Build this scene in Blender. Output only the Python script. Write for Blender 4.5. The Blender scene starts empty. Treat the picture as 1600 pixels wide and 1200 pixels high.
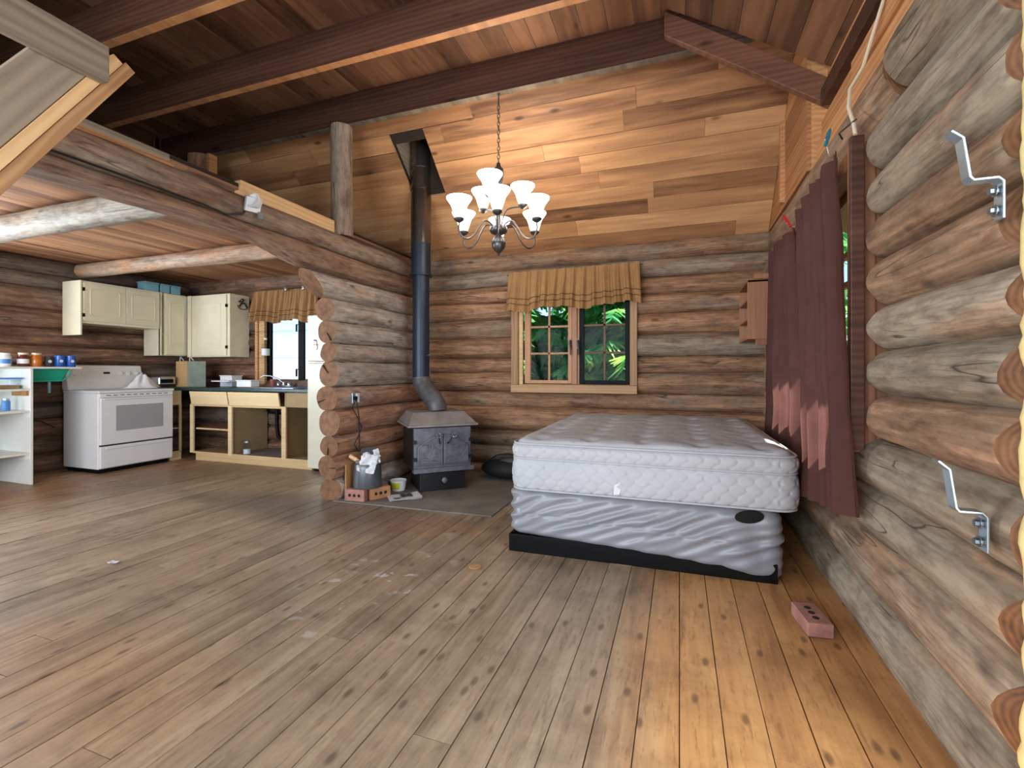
import bpy, bmesh, math, random
from mathutils import Vector, Matrix, noise, Euler
R = math.radians
random.seed(7)
S = bpy.context.scene
C = S.collection

# ------------------------------------------------------------------ camera
YAW = math.atan2(.337, .9415)
cam_d = bpy.data.cameras.new('camera')
cam_d.sensor_width = 36.0
cam_d.lens = 36.0 * 731 / 1600
cam_d.shift_y = -20 / 1600
cam_d.clip_start = .05
cam = bpy.data.objects.new('camera', cam_d)
C.objects.link(cam)
cam.location = (0, 0, 1.13)
cam.rotation_euler = (R(90), 0, YAW)
S.camera = cam

# ------------------------------------------------------------------ light
w = bpy.data.worlds.new('world'); S.world = w; w.use_nodes = True
wn = w.node_tree.nodes; wl = w.node_tree.links
bg = wn['Background']
sky = wn.new('ShaderNodeTexSky')
sky.sky_type = 'HOSEK_WILKIE'
sky.turbidity = 4.0
sky.ground_albedo = .35
sky.sun_direction = Vector((.5, -.05, .85)).normalized()
wl.new(sky.outputs[0], bg.inputs[0])
bg.inputs[1].default_value = 4.0

sd = bpy.data.lights.new('sun', 'SUN'); sd.energy = 9.0; sd.angle = R(.6); sd.color = (1, .95, .87)
so = bpy.data.objects.new('sun', sd); C.objects.link(so)
so.rotation_euler = Vector((.5, -.05, .85)).to_track_quat('Z', 'Y').to_euler()

def area(name, loc, rot, sx, sy, e, col):
    d = bpy.data.lights.new(name, 'AREA'); d.shape = 'RECTANGLE'; d.size = sx; d.size_y = sy
    d.energy = e; d.color = col
    o = bpy.data.objects.new(name, d); C.objects.link(o); o.location = loc; o.rotation_euler = rot
    return o
# daylight at the doorway; front and left lights are added fill, windows unseen
area('added_front_fill', (-2.6, -2.42, 1.45), (R(90), 0, 0), 4.6, 1.7, 185, (.85, .93, 1.0))
area('door_daylight', (.90, .82, 1.05), (0, R(90), 0), 1.9, .85, 34, (.86, .93, 1.0))
area('added_left_fill', (-6.76, 1.3, 1.45), (0, R(-90), 0), 1.2, 1.5, 125, (.78, .89, 1.0))
S.view_settings.view_transform = 'Standard'
S.view_settings.look = 'None'
S.view_settings.gamma = 1.0
S.view_settings.use_curve_mapping = False
S.view_settings.exposure = 0.78

# ------------------------------------------------------------------ helpers
class MB:
    def __init__(s): s.v = []; s.f = []; s.m = []
    def add(s, vs, fs, mi=0, M=None):
        o = len(s.v)
        s.v += [tuple(M @ Vector(p)) if M is not None else tuple(p) for p in vs]
        for f in fs: s.f.append([i + o for i in f]); s.m.append(mi)
        return s
    def box(s, a, b, mi=0, M=None):
        x0, y0, z0 = a; x1, y1, z1 = b
        return s.add([(x0,y0,z0),(x1,y0,z0),(x1,y1,z0),(x0,y1,z0),(x0,y0,z1),(x1,y0,z1),(x1,y1,z1),(x0,y1,z1)],
              [(0,3,2,1),(4,5,6,7),(0,1,5,4),(1,2,6,5),(2,3,7,6),(3,0,4,7)], mi, M)
    def cbox(s, c, d, mi=0, rot=(0,0,0)):
        M = Matrix.Translation(c) @ Euler(rot).to_matrix().to_4x4()
        h = [q / 2 for q in d]
        return s.box([-q for q in h], h, mi, M)
    def lathe(s, prof, n=24, mi=0, M=None, c=(0,0,0)):
        vs = []; fs = []
        for r, z in prof:
            for i in range(n):
                a = 2 * math.pi * i / n
                vs.append((c[0] + r * math.cos(a), c[1] + r * math.sin(a), c[2] + z))
        for k in range(len(prof) - 1):
            for i in range(n):
                j = (i + 1) % n
                fs.append((k*n+i, k*n+j, (k+1)*n+j, (k+1)*n+i))
        if prof[0][0] > 1e-5: fs.append(tuple(range(n - 1, -1, -1)))
        if prof[-1][0] > 1e-5: fs.append(tuple((len(prof)-1)*n + i for i in range(n)))
        return s.add(vs, fs, mi, M)
    def open_lathe(s, prof, n=24, mi=0, M=None, c=(0,0,0)):
        a = MB(); a.lathe(prof, n, mi, M, c)
        s.add(a.v, [f for f in a.f if len(f) == 4], mi)
        return s
    def tube(s, pts, r, n=8, mi=0, cap=True):
        pts = [Vector(p) for p in pts]; k = len(pts)
        rs = r if isinstance(r, (list, tuple)) else [r] * k
        vs = []; fs = []; up = None
        for i, p in enumerate(pts):
            t = (pts[min(i+1, k-1)] - pts[max(i-1, 0)]).normalized()
            if up is None:
                up = Vector((0,0,1)) if abs(t.z) < .9 else Vector((1,0,0))
            x = (up - t * up.dot(t)).normalized(); y = t.cross(x); up = x
            for j in range(n):
                a = 2 * math.pi * j / n
                vs.append(p + x * (rs[i] * math.cos(a)) + y * (rs[i] * math.sin(a)))
        for i in range(k - 1):
            for j in range(n):
                q = (j + 1) % n
                fs.append((i*n+j, i*n+q, (i+1)*n+q, (i+1)*n+j))
        if cap: fs.append(tuple(range(n-1, -1, -1))); fs.append(tuple((k-1)*n + j for j in range(n)))
        return s.add(vs, fs, mi)
    def cyl(s, p0, p1, r, n=16, mi=0): return s.tube([p0, p1], r, n, mi)
    def prism(s, poly, z0, z1, mi=0, M=None):
        n = len(poly)
        vs = [(x, y, z0) for x, y in poly] + [(x, y, z1) for x, y in poly]
        fs = [tuple(range(n-1, -1, -1)), tuple(range(n, 2*n))] + [(i, (i+1) % n, n+(i+1) % n, n+i) for i in range(n)]
        return s.add(vs, fs, mi, M)
    def sphere(s, c, r, n=12, mi=0, sc=(1,1,1)):
        m = n // 2
        prof = [(max(r * math.sin(math.pi * i / m), 0), -r * math.cos(math.pi * i / m)) for i in range(m + 1)]
        M = Matrix.Translation(c) @ Matrix.Diagonal((*sc, 1))
        return s.lathe(prof, n, mi, M)
    def build(s, name, mats, parent=None, loc=(0,0,0), rot=(0,0,0), smooth=False, bevel=0, seg=2):
        me = bpy.data.meshes.new(name); me.from_pydata(s.v, [], s.f)
        if not isinstance(mats, (list, tuple)): mats = [mats]
        for m in mats: me.materials.append(m)
        me.polygons.foreach_set('material_index', s.m)
        bm = bmesh.new(); bm.from_mesh(me)
        bmesh.ops.remove_doubles(bm, verts=bm.verts, dist=1e-5)
        bmesh.ops.recalc_face_normals(bm, faces=bm.faces); bm.to_mesh(me); bm.free()
        me.update()
        if smooth: shade(me, 40 if smooth is True else smooth)
        o = bpy.data.objects.new(name, me); C.objects.link(o)
        o.parent = parent; o.location = loc; o.rotation_euler = rot
        if bevel:
            b = o.modifiers.new('bevel', 'BEVEL'); b.width = bevel; b.segments = seg; b.limit_method = 'ANGLE'; b.angle_limit = R(40)
            b.harden_normals = False
        return o

def shade(me, ang):
    me.polygons.foreach_set('use_smooth', [True] * len(me.polygons))
    me.set_sharp_from_angle(angle=R(ang))

def tag(o, label, cat, group=None, kind=None):
    o['label'] = label; o['category'] = cat
    if group: o['group'] = group
    if kind: o['kind'] = kind
    return o
def struct(o):
    o['kind'] = 'structure'; return o
def thing(name, label, cat, loc=(0,0,0), rz=0, group=None, rot=None):
    o = bpy.data.objects.new(name, None); C.objects.link(o); o.empty_display_size = .1
    o.location = loc; o.rotation_euler = rot if rot else (0, 0, rz)
    return tag(o, label, cat, group)
def holder(name, loc=(0,0,0)):
    o = bpy.data.objects.new(name, None); C.objects.link(o); o.location = loc
    return struct(o)

# ------------------------------------------------------------------ materials
def srgb(r, g, b):
    f = lambda x: x / 12.92 if x <= .04045 else ((x + .055) / 1.055) ** 2.4
    return (f(r / 255), f(g / 255), f(b / 255), 1)
class N:
    """tiny node-graph helper"""
    def __init__(s, name):
        s.m = bpy.data.materials.new(name); s.m.use_nodes = True
        s.t = s.m.node_tree; s.b = s.t.nodes['Principled BSDF']
    def n(s, typ, **k):
        o = s.t.nodes.new('ShaderNode' + typ)
        for a, v in k.items():
            if a.startswith('i_'): o.inputs[a[2:].replace('_', ' ')].default_value = v
            else: setattr(o, a, v)
        return o
    def l(s, a, b): s.t.links.new(a, b)
    def ramp(s, fac, stops, interp='LINEAR'):
        r = s.n('ValToRGB'); e = r.color_ramp; e.interpolation = interp
        e.elements[0].position = stops[0][0]; e.elements[0].color = stops[0][1]
        e.elements[1].position = stops[-1][0]; e.elements[1].color = stops[-1][1]
        for p, col in stops[1:-1]:
            q = e.elements.new(p); q.color = col
        s.l(fac, r.inputs[0]); return r.outputs[0]
    def mix(s, fac, a, b, mode='MIX'):
        x = s.n('Mix', data_type='RGBA', blend_type=mode)
        for sock, v in ((x.inputs[0], fac), (x.inputs[6], a), (x.inputs[7], b)):
            if isinstance(v, (int, float)): sock.default_value = v
            elif isinstance(v, tuple): sock.default_value = v
            else: s.l(v, sock)
        return x.outputs[2]
    def math(s, op, a, b=0., c=None):
        x = s.n('Math', operation=op)
        for i, v in enumerate((a, b, c)):
            if v is None: continue
            if isinstance(v, (int, float)): x.inputs[i].default_value = v
            else: s.l(v, x.inputs[i])
        return x.outputs[0]
    def coords(s, scale, rnd=True, kind='Object'):
        tc = s.n('TexCoord'); mp = s.n('Mapping'); mp.inputs['Scale'].default_value = scale
        src = tc.outputs[kind]
        if rnd:
            oi = s.n('ObjectInfo'); va = s.n('VectorMath', operation='MULTIPLY_ADD')
            cb = s.n('CombineXYZ')
            for i in range(3): s.l(oi.outputs['Random'], cb.inputs[i])
            s.l(cb.outputs[0], va.inputs[0]); va.inputs[1].default_value = (37, 91, 53)
            s.l(src, va.inputs[2]); src = va.outputs[0]
        s.l(src, mp.inputs['Vector']); return mp.outputs[0]
    def noise(s, vec, scale, detail=4, rough=.55, dist=0):
        o = s.n('TexNoise'); o.inputs['Scale'].default_value = scale; o.inputs['Detail'].default_value = detail
        o.inputs['Roughness'].default_value = rough; o.inputs['Distortion'].default_value = dist
        if vec is not None: s.l(vec, o.inputs['Vector'])
        return o.outputs['Fac']
    def bump(s, h, st=.3, d=.01):
        o = s.n('Bump'); o.inputs['Strength'].default_value = st; o.inputs['Distance'].default_value = d
        s.l(h, o.inputs['Height']); s.l(o.outputs[0], s.b.inputs['Normal'])

def plain(name, col, rough=.5, metal=0, noise=.0, sc=8., spec=.5, bump=0):
    g = N(name); g.b.inputs['Roughness'].default_value = rough; g.b.inputs['Metallic'].default_value = metal
    g.b.inputs['Specular IOR Level'].default_value = spec
    v = g.coords((1, 1, 1), rnd=True)
    f = g.noise(v, sc, 4)
    dk = tuple(q * (1 - noise) for q in col[:3]) + (1,)
    lt = tuple(min(1, q * (1 + noise * .6)) for q in col[:3]) + (1,)
    g.l(g.ramp(f, [(.3, dk), (.7, lt)]), g.b.inputs['Base Color'])
    if bump: g.bump(f, bump, .01)
    return g.m

def wood(name, stops, axis=0, scale=1., rough=.6, spec=.3, figure=.25, knots=True, bump=.25, vary=.25, spread=.35):
    """long-grained board: grain along local axis, tint changes from object to object"""
    g = N(name); g.b.inputs['Roughness'].default_value = rough; g.b.inputs['Specular IOR Level'].default_value = spec
    sc = [14 * scale] * 3; sc[axis] = .9 * scale
    v = g.coords(tuple(sc))
    f1 = g.noise(v, 1.0, 6, .62, .6)
    sc2 = [5 * scale] * 3; sc2[axis] = .55 * scale
    v2 = g.coords(tuple(sc2))
    f2 = g.noise(v2, 1.0, 3, .5, 1.5)
    w = g.n('TexWave', wave_type='BANDS', bands_direction='Z' if axis != 2 else 'X')
    w.inputs['Scale'].default_value = 2.2; w.inputs['Distortion'].default_value = 7; w.inputs['Detail'].default_value = 3
    w.inputs['Detail Scale'].default_value = 1.2
    g.l(v2, w.inputs['Vector'])
    f = g.math('ADD', g.math('MULTIPLY', f1, .55), g.math('MULTIPLY', f2, .45))
    f = g.math('ADD', g.math('MULTIPLY', f, 1 - figure), g.math('MULTIPLY', w.outputs['Fac'], figure))
    oi = g.n('ObjectInfo')
    f = g.math('ADD', f, g.math('MULTIPLY', g.math('SUBTRACT', oi.outputs['Random'], .5), spread))
    col = g.ramp(f, stops)
    if knots:
        sk = [5.5 * scale] * 3; sk[axis] = 2.2 * scale
        vo = g.n('TexVoronoi'); vo.inputs['Scale'].default_value = 1.0
        g.l(g.coords(tuple(sk)), vo.inputs['Vector'])
        kn = g.ramp(vo.outputs['Distance'], [(.05, (0, 0, 0, 1)), (.13, (1, 1, 1, 1))])
        col = g.mix(.75, col, g.mix(kn, (.10, .05, .025, 1), (1, 1, 1, 1)), 'MULTIPLY')
    rv = g.math('MULTIPLY_ADD', oi.outputs['Random'], vary, 1 - vary / 2)
    hs = g.n('HueSaturation'); hs.inputs['Saturation'].default_value = .88; g.l(col, hs.inputs['Color']); g.l(rv, hs.inputs['Value'])
    g.l(hs.outputs[0], g.b.inputs['Base Color'])
    if bump: g.bump(f1, bump, .006)
    return g.m

def log_mat(name, brown, orange, grey, greyness=.5, dark=(.05, .032, .02, 1)):
    g = N(name); g.b.inputs['Roughness'].default_value = .62; g.b.inputs['Specular IOR Level'].default_value = .25
    oi = g.n('ObjectInfo')
    v = g.coords((1.6, 22, 22)); f1 = g.noise(v, 1, 6, .65, .8)
    vp = g.coords((1.3, 4, 4)); f2 = g.noise(vp, 1, 4, .55, .6)
    vg = g.coords((1.0, 5.5, 5.5))
    w = g.n('TexWave', wave_type='BANDS', bands_direction='Z'); w.inputs['Scale'].default_value = 2.6
    w.inputs['Distortion'].default_value = 11; w.inputs['Detail'].default_value = 2.5; w.inputs['Detail Scale'].default_value = 1.0
    g.l(vg, w.inputs['Vector'])
    base = g.ramp(f1, [(.28, tuple(q * .55 for q in brown[:3]) + (1,)), (.5, brown), (.72, orange)])
    gr = g.ramp(f1, [(.28, tuple(q * .5 for q in grey[:3]) + (1,)), (.52, grey), (.75, tuple(min(1, q * 1.25) for q in grey[:3]) + (1,))])
    gm = g.math('ADD', f2, g.math('MULTIPLY', g.math('SUBTRACT', oi.outputs['Random'], 1 - greyness), .55))
    gm = g.ramp(gm, [(.40, (0, 0, 0, 1)), (.62, (1, 1, 1, 1))])
    col = g.mix(gm, base, gr)
    fig = g.ramp(w.outputs['Fac'], [(.0, (.50, .42, .36, 1)), (.30, (1, 1, 1, 1))])
    pm = g.noise(g.coords((1.1, 2, 2)), 1.7, 2)
    pm = g.ramp(pm, [(.48, (0, 0, 0, 1)), (.62, (1, 1, 1, 1))])
    col = g.mix(g.math('MULTIPLY', pm, .42), col, fig, 'MULTIPLY')
    mo = g.noise(g.coords((9, 26, 26)), 1, 5, .7); mo = g.ramp(mo, [(.34, (.60, .56, .53, 1)), (.55, (1, 1, 1, 1)), (.72, (1.0, .97, .92, 1))])
    col = g.mix(.85, col, mo, 'MULTIPLY')
    st_ = g.ramp(g.noise(g.coords((2.2, 7, 7)), 1.4, 4, .6), [(.36, (.62, .52, .46, 1)), (.50, (1, 1, 1, 1))])
    col = g.mix(.7, col, st_, 'MULTIPLY')
    # drying cracks: thin dark streaks along the log
    cr = g.noise(g.coords((.8, 9, 9)), 1, 2, .5, .3)
    cr = g.math('ABSOLUTE', g.math('SUBTRACT', cr, .5))
    crm = g.ramp(cr, [(.0, (0, 0, 0, 1)), (.010, (1, 1, 1, 1))])
    cm2 = g.ramp(g.noise(g.coords((1.5, 3, 3)), 1.3, 2), [(.52, (1, 1, 1, 1)), (.6, (0, 0, 0, 1))])
    crm = g.mix(cm2, crm, (1, 1, 1, 1))
    col = g.mix(crm, dark, col)
    # knots
    vo = g.n('TexVoronoi'); vo.inputs['Scale'].default_value = 1.0; g.l(g.coords((2.6, 6, 6)), vo.inputs['Vector'])
    kn = g.ramp(vo.outputs['Distance'], [(.06, (0, 0, 0, 1)), (.14, (1, 1, 1, 1))])
    col = g.mix(kn, g.mix(.3, dark, col), col)
    hs = g.n('HueSaturation'); hs.inputs['Saturation'].default_value = .80; g.l(col, hs.inputs['Color'])
    g.l(g.math('MULTIPLY_ADD', g.math('FRACT', g.math('MULTIPLY', oi.outputs['Random'], 7.3)), .35, 1.06), hs.inputs['Value'])
    g.l(hs.outputs[0], g.b.inputs['Base Color'])
    h = g.math('ADD', g.math('MULTIPLY', f1, .5), g.math('MULTIPLY', crm, .5))
    g.bump(h, .55, .012)
    return g.m

def endgrain_mat():
    g = N('log_end_grain'); g.b.inputs['Roughness'].default_value = .75
    tc = g.n('TexCoord'); sp = g.n('SeparateXYZ'); g.l(tc.outputs['Object'], sp.inputs[0])
    r = g.math('SQRT', g.math('ADD', g.math('POWER', sp.outputs[1], 2.), g.math('POWER', sp.outputs[2], 2.)))
    nz = g.noise(g.coords((8, 8, 8)), 1, 3)
    ph = g.math('ADD', g.math('MULTIPLY', r, 620), g.math('MULTIPLY', nz, 9))
    ring = g.math('MULTIPLY_ADD', g.math('SINE', ph), .5, .5)
    nz2 = g.noise(g.coords((20, 20, 20)), 1, 4)
    f = g.math('ADD', g.math('MULTIPLY', ring, .16), g.math('MULTIPLY', nz2, .80))
    g.l(g.ramp(f, [(.25, srgb(74, 48, 30)), (.5, srgb(116, 78, 48)), (.8, srgb(142, 100, 66))]), g.b.inputs['Base Color'])
    g.bump(f, .25, .004)
    return g.m

def floor_mat():
    g = N('worn_floor_planks'); g.b.inputs['Specular IOR Level'].default_value = .45
    geo = g.n('NewGeometry'); sp = g.n('SeparateXYZ'); g.l(geo.outputs['Position'], sp.inputs[0])
    X, Y = sp.outputs[0], sp.outputs[1]
    oi = g.n('ObjectInfo')
    f1 = g.noise(g.coords((26, 1.2, 26)), 1, 6, .65, .5)
    f2 = g.noise(g.coords((7, .8, 7)), 1, 3, .5, 1.2)
    f = g.math('ADD', g.math('MULTIPLY', f1, .6), g.math('MULTIPLY', f2, .4))
    f = g.math('ADD', f, g.math('MULTIPLY', g.math('SUBTRACT', oi.outputs['Random'], .5), .13))
    worn = g.ramp(f, [(.25, srgb(98, 82, 60)), (.5, srgb(144, 120, 92)), (.75, srgb(168, 146, 116))])
    varn = g.ramp(f, [(.25, srgb(140, 86, 24)), (.5, srgb(182, 122, 42)), (.75, srgb(204, 148, 66))])
    wn_ = g.noise(geo.outputs['Position'], .9, 4, .6)
    # varnish survives along the right wall and near the walls of the kitchen
    a = g.n('MapRange', interpolation_type='SMOOTHSTEP'); g.l(g.math('ADD', X, g.math('MULTIPLY', wn_, .5)), a.inputs[0])
    a.inputs[1].default_value = -.10; a.inputs[2].default_value = .30
    b = g.n('MapRange', interpolation_type='SMOOTHSTEP'); g.l(g.math('ADD', X, g.math('MULTIPLY', wn_, 1.2)), b.inputs[0])
    b.inputs[1].default_value = -4.4; b.inputs[2].default_value = -5.3
    pz = g.math('ADD', g.math('POWER', g.math('MULTIPLY', g.math('SUBTRACT', X, -2.0), 1.0), 2.), g.math('POWER', g.math('MULTIPLY', g.math('SUBTRACT', Y, .75), 1.6), 2.))
    pz = g.n('MapRange', interpolation_type='SMOOTHSTEP'); 
    d2 = g.math('ADD', g.math('POWER', g.math('SUBTRACT', X, -2.1), 2.), g.math('POWER', g.math('MULTIPLY', g.math('SUBTRACT', Y, .9), 1.5), 2.))
    g.l(g.math('ADD', d2, g.math('MULTIPLY', wn_, .9)), pz.inputs[0]); pz.inputs[1].default_value = 1.3; pz.inputs[2].default_value = .5
    d3 = g.math('ADD', g.math('POWER', g.math('MULTIPLY', g.math('SUBTRACT', X, -1.9), .9), 2.), g.math('POWER', g.math('MULTIPLY', g.math('SUBTRACT', Y, 3.0), 2.6), 2.))
    p3 = g.n('MapRange', interpolation_type='SMOOTHSTEP'); g.l(g.math('ADD', d3, g.math('MULTIPLY', wn_, .8)), p3.inputs[0]); p3.inputs[1].default_value = 1.0; p3.inputs[2].default_value = .35
    vm = g.math('MAXIMUM', a.outputs[0], g.math('MULTIPLY', b.outputs[0], .3))
    vm = g.math('MAXIMUM', vm, g.math('MULTIPLY', pz.outputs[0], .35))
    vm = g.math('MAXIMUM', vm, g.math('MULTIPLY', p3.outputs[0], .45))
    col = g.mix(vm, worn, varn)
    # charcoal staining on the floor in front of the hearth
    d4 = g.math('ADD', g.math('POWER', g.math('MULTIPLY', g.math('SUBTRACT', X, -2.75), .55), 2.), g.math('POWER', g.math('MULTIPLY', g.math('SUBTRACT', Y, 3.05), 1.9), 2.))
    p4 = g.n('MapRange', interpolation_type='SMOOTHSTEP'); g.l(g.math('ADD', d4, g.math('MULTIPLY', wn_, .9)), p4.inputs[0]); p4.inputs[1].default_value = 1.25; p4.inputs[2].default_value = .50
    col = g.mix(g.math('MULTIPLY', p4.outputs[0], .62), col, (.07, .06, .058, 1))
    # white scuffs
    sc = g.noise(geo.outputs['Position'], 7, 3, .6)
    d5 = g.math('ADD', g.math('POWER', g.math('MULTIPLY', g.math('SUBTRACT', X, -1.55), 2.0), 2.), g.math('POWER', g.math('MULTIPLY', g.math('SUBTRACT', Y, 2.2), .9), 2.))
    p5 = g.n('MapRange'); g.l(d5, p5.inputs[0]); p5.inputs[1].default_value = .6; p5.inputs[2].default_value = .0
    sm = g.ramp(sc, [(.60, (0, 0, 0, 1)), (.66, (1, 1, 1, 1))])
    col = g.mix(g.math('MULTIPLY', g.math('MULTIPLY', sm, p5.outputs[0]), .7), col, (.55, .55, .55, 1))
    # knots
    vo = g.n('TexVoronoi', voronoi_dimensions='2D'); vo.inputs['Scale'].default_value = 1; g.l(g.coords((5.2, 2.4, 0)), vo.inputs['Vector'])
    kn = g.ramp(vo.outputs['Distance'], [(.035, (0, 0, 0, 1)), (.085, (1, 1, 1, 1))])
    gm_ = g.ramp(g.noise(geo.outputs['Position'], 3.1, 6, .68), [(.34, (.62, .58, .54, 1)), (.54, (1, 1, 1, 1))])
    col = g.mix(.8, col, gm_, 'MULTIPLY')
    sp_ = g.ramp(g.noise(g.coords((60, 9, 60)), 1, 3, .7), [(.30, (.55, .50, .46, 1)), (.46, (1, 1, 1, 1))])
    col = g.mix(.7, col, sp_, 'MULTIPLY')
    col = g.mix(kn, g.mix(.35, (.06, .035, .02, 1), col), col)
    hs = g.n('HueSaturation'); hs.inputs['Saturation'].default_value = .86; hs.inputs['Value'].default_value = 1.12
    g.l(col, hs.inputs['Color']); g.l(hs.outputs[0], g.b.inputs['Base Color'])
    g.l(g.math('MULTIPLY_ADD', f1, .25, .30), g.b.inputs['Roughness'])
    g.bump(f1, .18, .004)
    return g.m

def fabric(name, col, rough=.9, trans=0., weave=500, noise=.15):
    g = N(name); g.b.inputs['Roughness'].default_value = rough; g.b.inputs['Specular IOR Level'].default_value = .15
    f = g.noise(g.coords((1, 1, 1)), 9, 4); f3 = g.noise(g.coords((1, 1, 1)), weave, 1)
    c = g.ramp(f, [(.3, tuple(q * (1 - noise) for q in col[:3]) + (1,)), (.7, tuple(min(1, q * (1 + noise)) for q in col[:3]) + (1,))])
    g.l(c, g.b.inputs['Base Color']); g.bump(f3, .25, .002)
    if trans:
        tr = g.n('BsdfTranslucent'); g.l(c, tr.inputs[0]); mx = g.n('MixShader'); mx.inputs[0].default_value = trans
        out = g.t.nodes['Material Output']; g.l(g.b.outputs[0], mx.inputs[1]); g.l(tr.outputs[0], mx.inputs[2]); g.l(mx.outputs[0], out.inputs[0])
    return g.m

def glass(name, tint=(1, 1, 1, 1), refl=.12):
    g = N(name); tr = g.n('BsdfTransparent'); tr.inputs[0].default_value = tint
    gl = g.n('BsdfGlossy'); gl.inputs['Roughness'].default_value = .02
    lw = g.n('LayerWeight'); lw.inputs[0].default_value = .25
    mx = g.n('MixShader'); g.l(g.math('MULTIPLY_ADD', lw.outputs['Fresnel'], .07, refl * .005), mx.inputs[0])
    g.l(tr.outputs[0], mx.inputs[1]); g.l(gl.outputs[0], mx.inputs[2]); g.l(mx.outputs[0], g.t.nodes['Material Output'].inputs[0])
    return g.m

def emit(name, col, st):
    g = N(name); g.b.inputs['Base Color'].default_value = col
    g.b.inputs['Emission Color'].default_value = col; g.b.inputs['Emission Strength'].default_value = st
    return g.m

M = {}
M['log_right'] = log_mat('weathered_log', srgb(132, 98, 64), srgb(174, 126, 80), srgb(140, 124, 100), .52)
M['log_back'] = log_mat('brown_log', srgb(144, 100, 58), srgb(184, 130, 74), srgb(136, 118, 96), .38)
M['log_part'] = log_mat('reddish_log', srgb(164, 112, 74), srgb(200, 140, 92), srgb(180, 168, 154), .66)
M['log_left'] = log_mat('smoky_log', srgb(112, 78, 52), srgb(160, 108, 64), srgb(110, 94, 80), .26)
M['log_joist'] = log_mat('pale_log', srgb(150, 106, 64), srgb(176, 126, 78), srgb(140, 126, 106), .02)
M['log_pale'] = log_mat('bleached_log', srgb(138, 112, 80), srgb(160, 136, 100), srgb(140, 132, 118), .95)
M['log_loft'] = log_mat('loft_log', srgb(130, 98, 74), srgb(158, 116, 82), srgb(146, 126, 106), .55)
M['end'] = endgrain_mat()
M['chink'] = plain('dark_gap', srgb(44, 32, 24), .9, 0, .3)
M['floor'] = floor_mat()
M['subfloor'] = plain('dark_subfloor', srgb(24, 17, 12), .9)
M['cedar'] = wood('cedar_ceiling_board', [(.20, srgb(112, 70, 40)), (.40, srgb(166, 112, 62)), (.6, srgb(196, 140, 80)), (.8, srgb(214, 164, 104))], 0, 1., .55, .3, .12, spread=.42, vary=.2)
M['dkboard'] = wood('dark_loft_board', [(.25, srgb(76, 46, 28)), (.5, srgb(112, 72, 44)), (.75, srgb(138, 92, 58))], 1, 1., .38, .5, .2)
M['kboard'] = wood('kitchen_ceiling_board', [(.25, srgb(120, 76, 44)), (.5, srgb(160, 106, 62)), (.75, srgb(186, 130, 80))], 1, 1., .45, .45, .15, knots=False, vary=.15)
M['beam'] = wood('dark_brown_beam', [(.25, srgb(66, 38, 26)), (.5, srgb(94, 56, 38)), (.75, srgb(120, 76, 50))], 0, .8, .5, .35, .15)
M['yellow'] = wood('yellow_fir', [(.25, srgb(172, 122, 66)), (.5, srgb(206, 158, 96)), (.78, srgb(226, 184, 124))], 1, .8, .6, .3, .2, vary=.1)
M['orange'] = wood('orange_fir', [(.2, srgb(142, 86, 36)), (.5, srgb(186, 120, 54)), (.8, srgb(208, 146, 76))], 1, .8, .5, .35, .25, vary=.2)
M['greyplank'] = wood('grey_weathered_plank', [(.2, srgb(98, 86, 72)), (.5, srgb(142, 126, 106)), (.8, srgb(166, 150, 128))], 1, .7, .75, .2, .15)
M['trimwood'] = wood('window_trim_wood', [(.2, srgb(142, 100, 58)), (.5, srgb(180, 134, 80)), (.8, srgb(196, 154, 100))], 2, .8, .5, .35, .15, vary=.12)
M['trimwood_x'] = wood('window_sill_wood', [(.2, srgb(142, 100, 58)), (.5, srgb(180, 134, 80)), (.8, srgb(196, 154, 100))], 0, .8, .5, .35, .15, vary=.12)
M['sash'] = wood('orange_sash', [(.2, srgb(132, 78, 30)), (.5, srgb(168, 106, 46)), (.8, srgb(186, 126, 62))], 2, .8, .4, .4, .1, knots=False, vary=.1)
M['shelfwood'] = wood('red_brown_shelf', [(.2, srgb(112, 66, 36)), (.5, srgb(148, 94, 54)), (.8, srgb(168, 114, 70))], 2, .8, .5, .3, .1, knots=False, vary=.08)
M['black'] = plain('black_paint', srgb(14, 14, 15), .5, spec=.12)
M['iron'] = plain('grey_cast_iron', srgb(108, 110, 116), .5, .3, .3, 14, bump=.25)
M['irondark'] = plain('dark_iron', srgb(34, 34, 36), .5, .4, .25, 14)
M['irontop'] = plain('dusty_iron_top', srgb(140, 134, 132), .55, .2, .25, 10)
M['pipe'] = plain('blue_black_pipe', srgb(48, 58, 72), .42, .5, .15, 6)
M['pipeflex'] = plain('dull_grey_pipe', srgb(98, 98, 102), .5, .5, .25, 20)
M['pipeshiny'] = plain('smoked_steel_pipe', srgb(120, 112, 106), .25, .9, .35, 3)
M['galv'] = plain('galvanised_steel', srgb(168, 184, 194), .32, .8, .1, 20)
M['bolt'] = plain('bolt_steel', srgb(120, 130, 138), .35, .9)
M['pewter'] = plain('pewter_metal', srgb(92, 90, 92), .35, .8, .2, 20)
M['enamel'] = plain('white_enamel', srgb(226, 226, 226), .25, 0, .03)
M['enamelgrey'] = plain('grey_oven_glass', srgb(160, 162, 164), .15, 0, .03)
M['fridge'] = plain('cream_enamel', srgb(206, 203, 182), .3, 0, .04)
M['cab'] = plain('cream_cabinet_paint', srgb(224, 216, 188), .45, 0, .10, 3)
M['cabwood'] = wood('pale_cabinet_wood', [(.2, srgb(196, 160, 104)), (.5, srgb(220, 188, 132)), (.8, srgb(230, 204, 154))], 0, .6, .5, .3, .1, knots=False, vary=.06)
M['ply'] = plain('tan_plywood', srgb(158, 134, 96), .7, 0, .15, 5)
M['counter'] = plain('dark_green_laminate', srgb(42, 62, 62), .3, 0, .2, 20)
M['steel'] = plain('sink_steel', srgb(190, 194, 198), .22, .9, .1)
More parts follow.
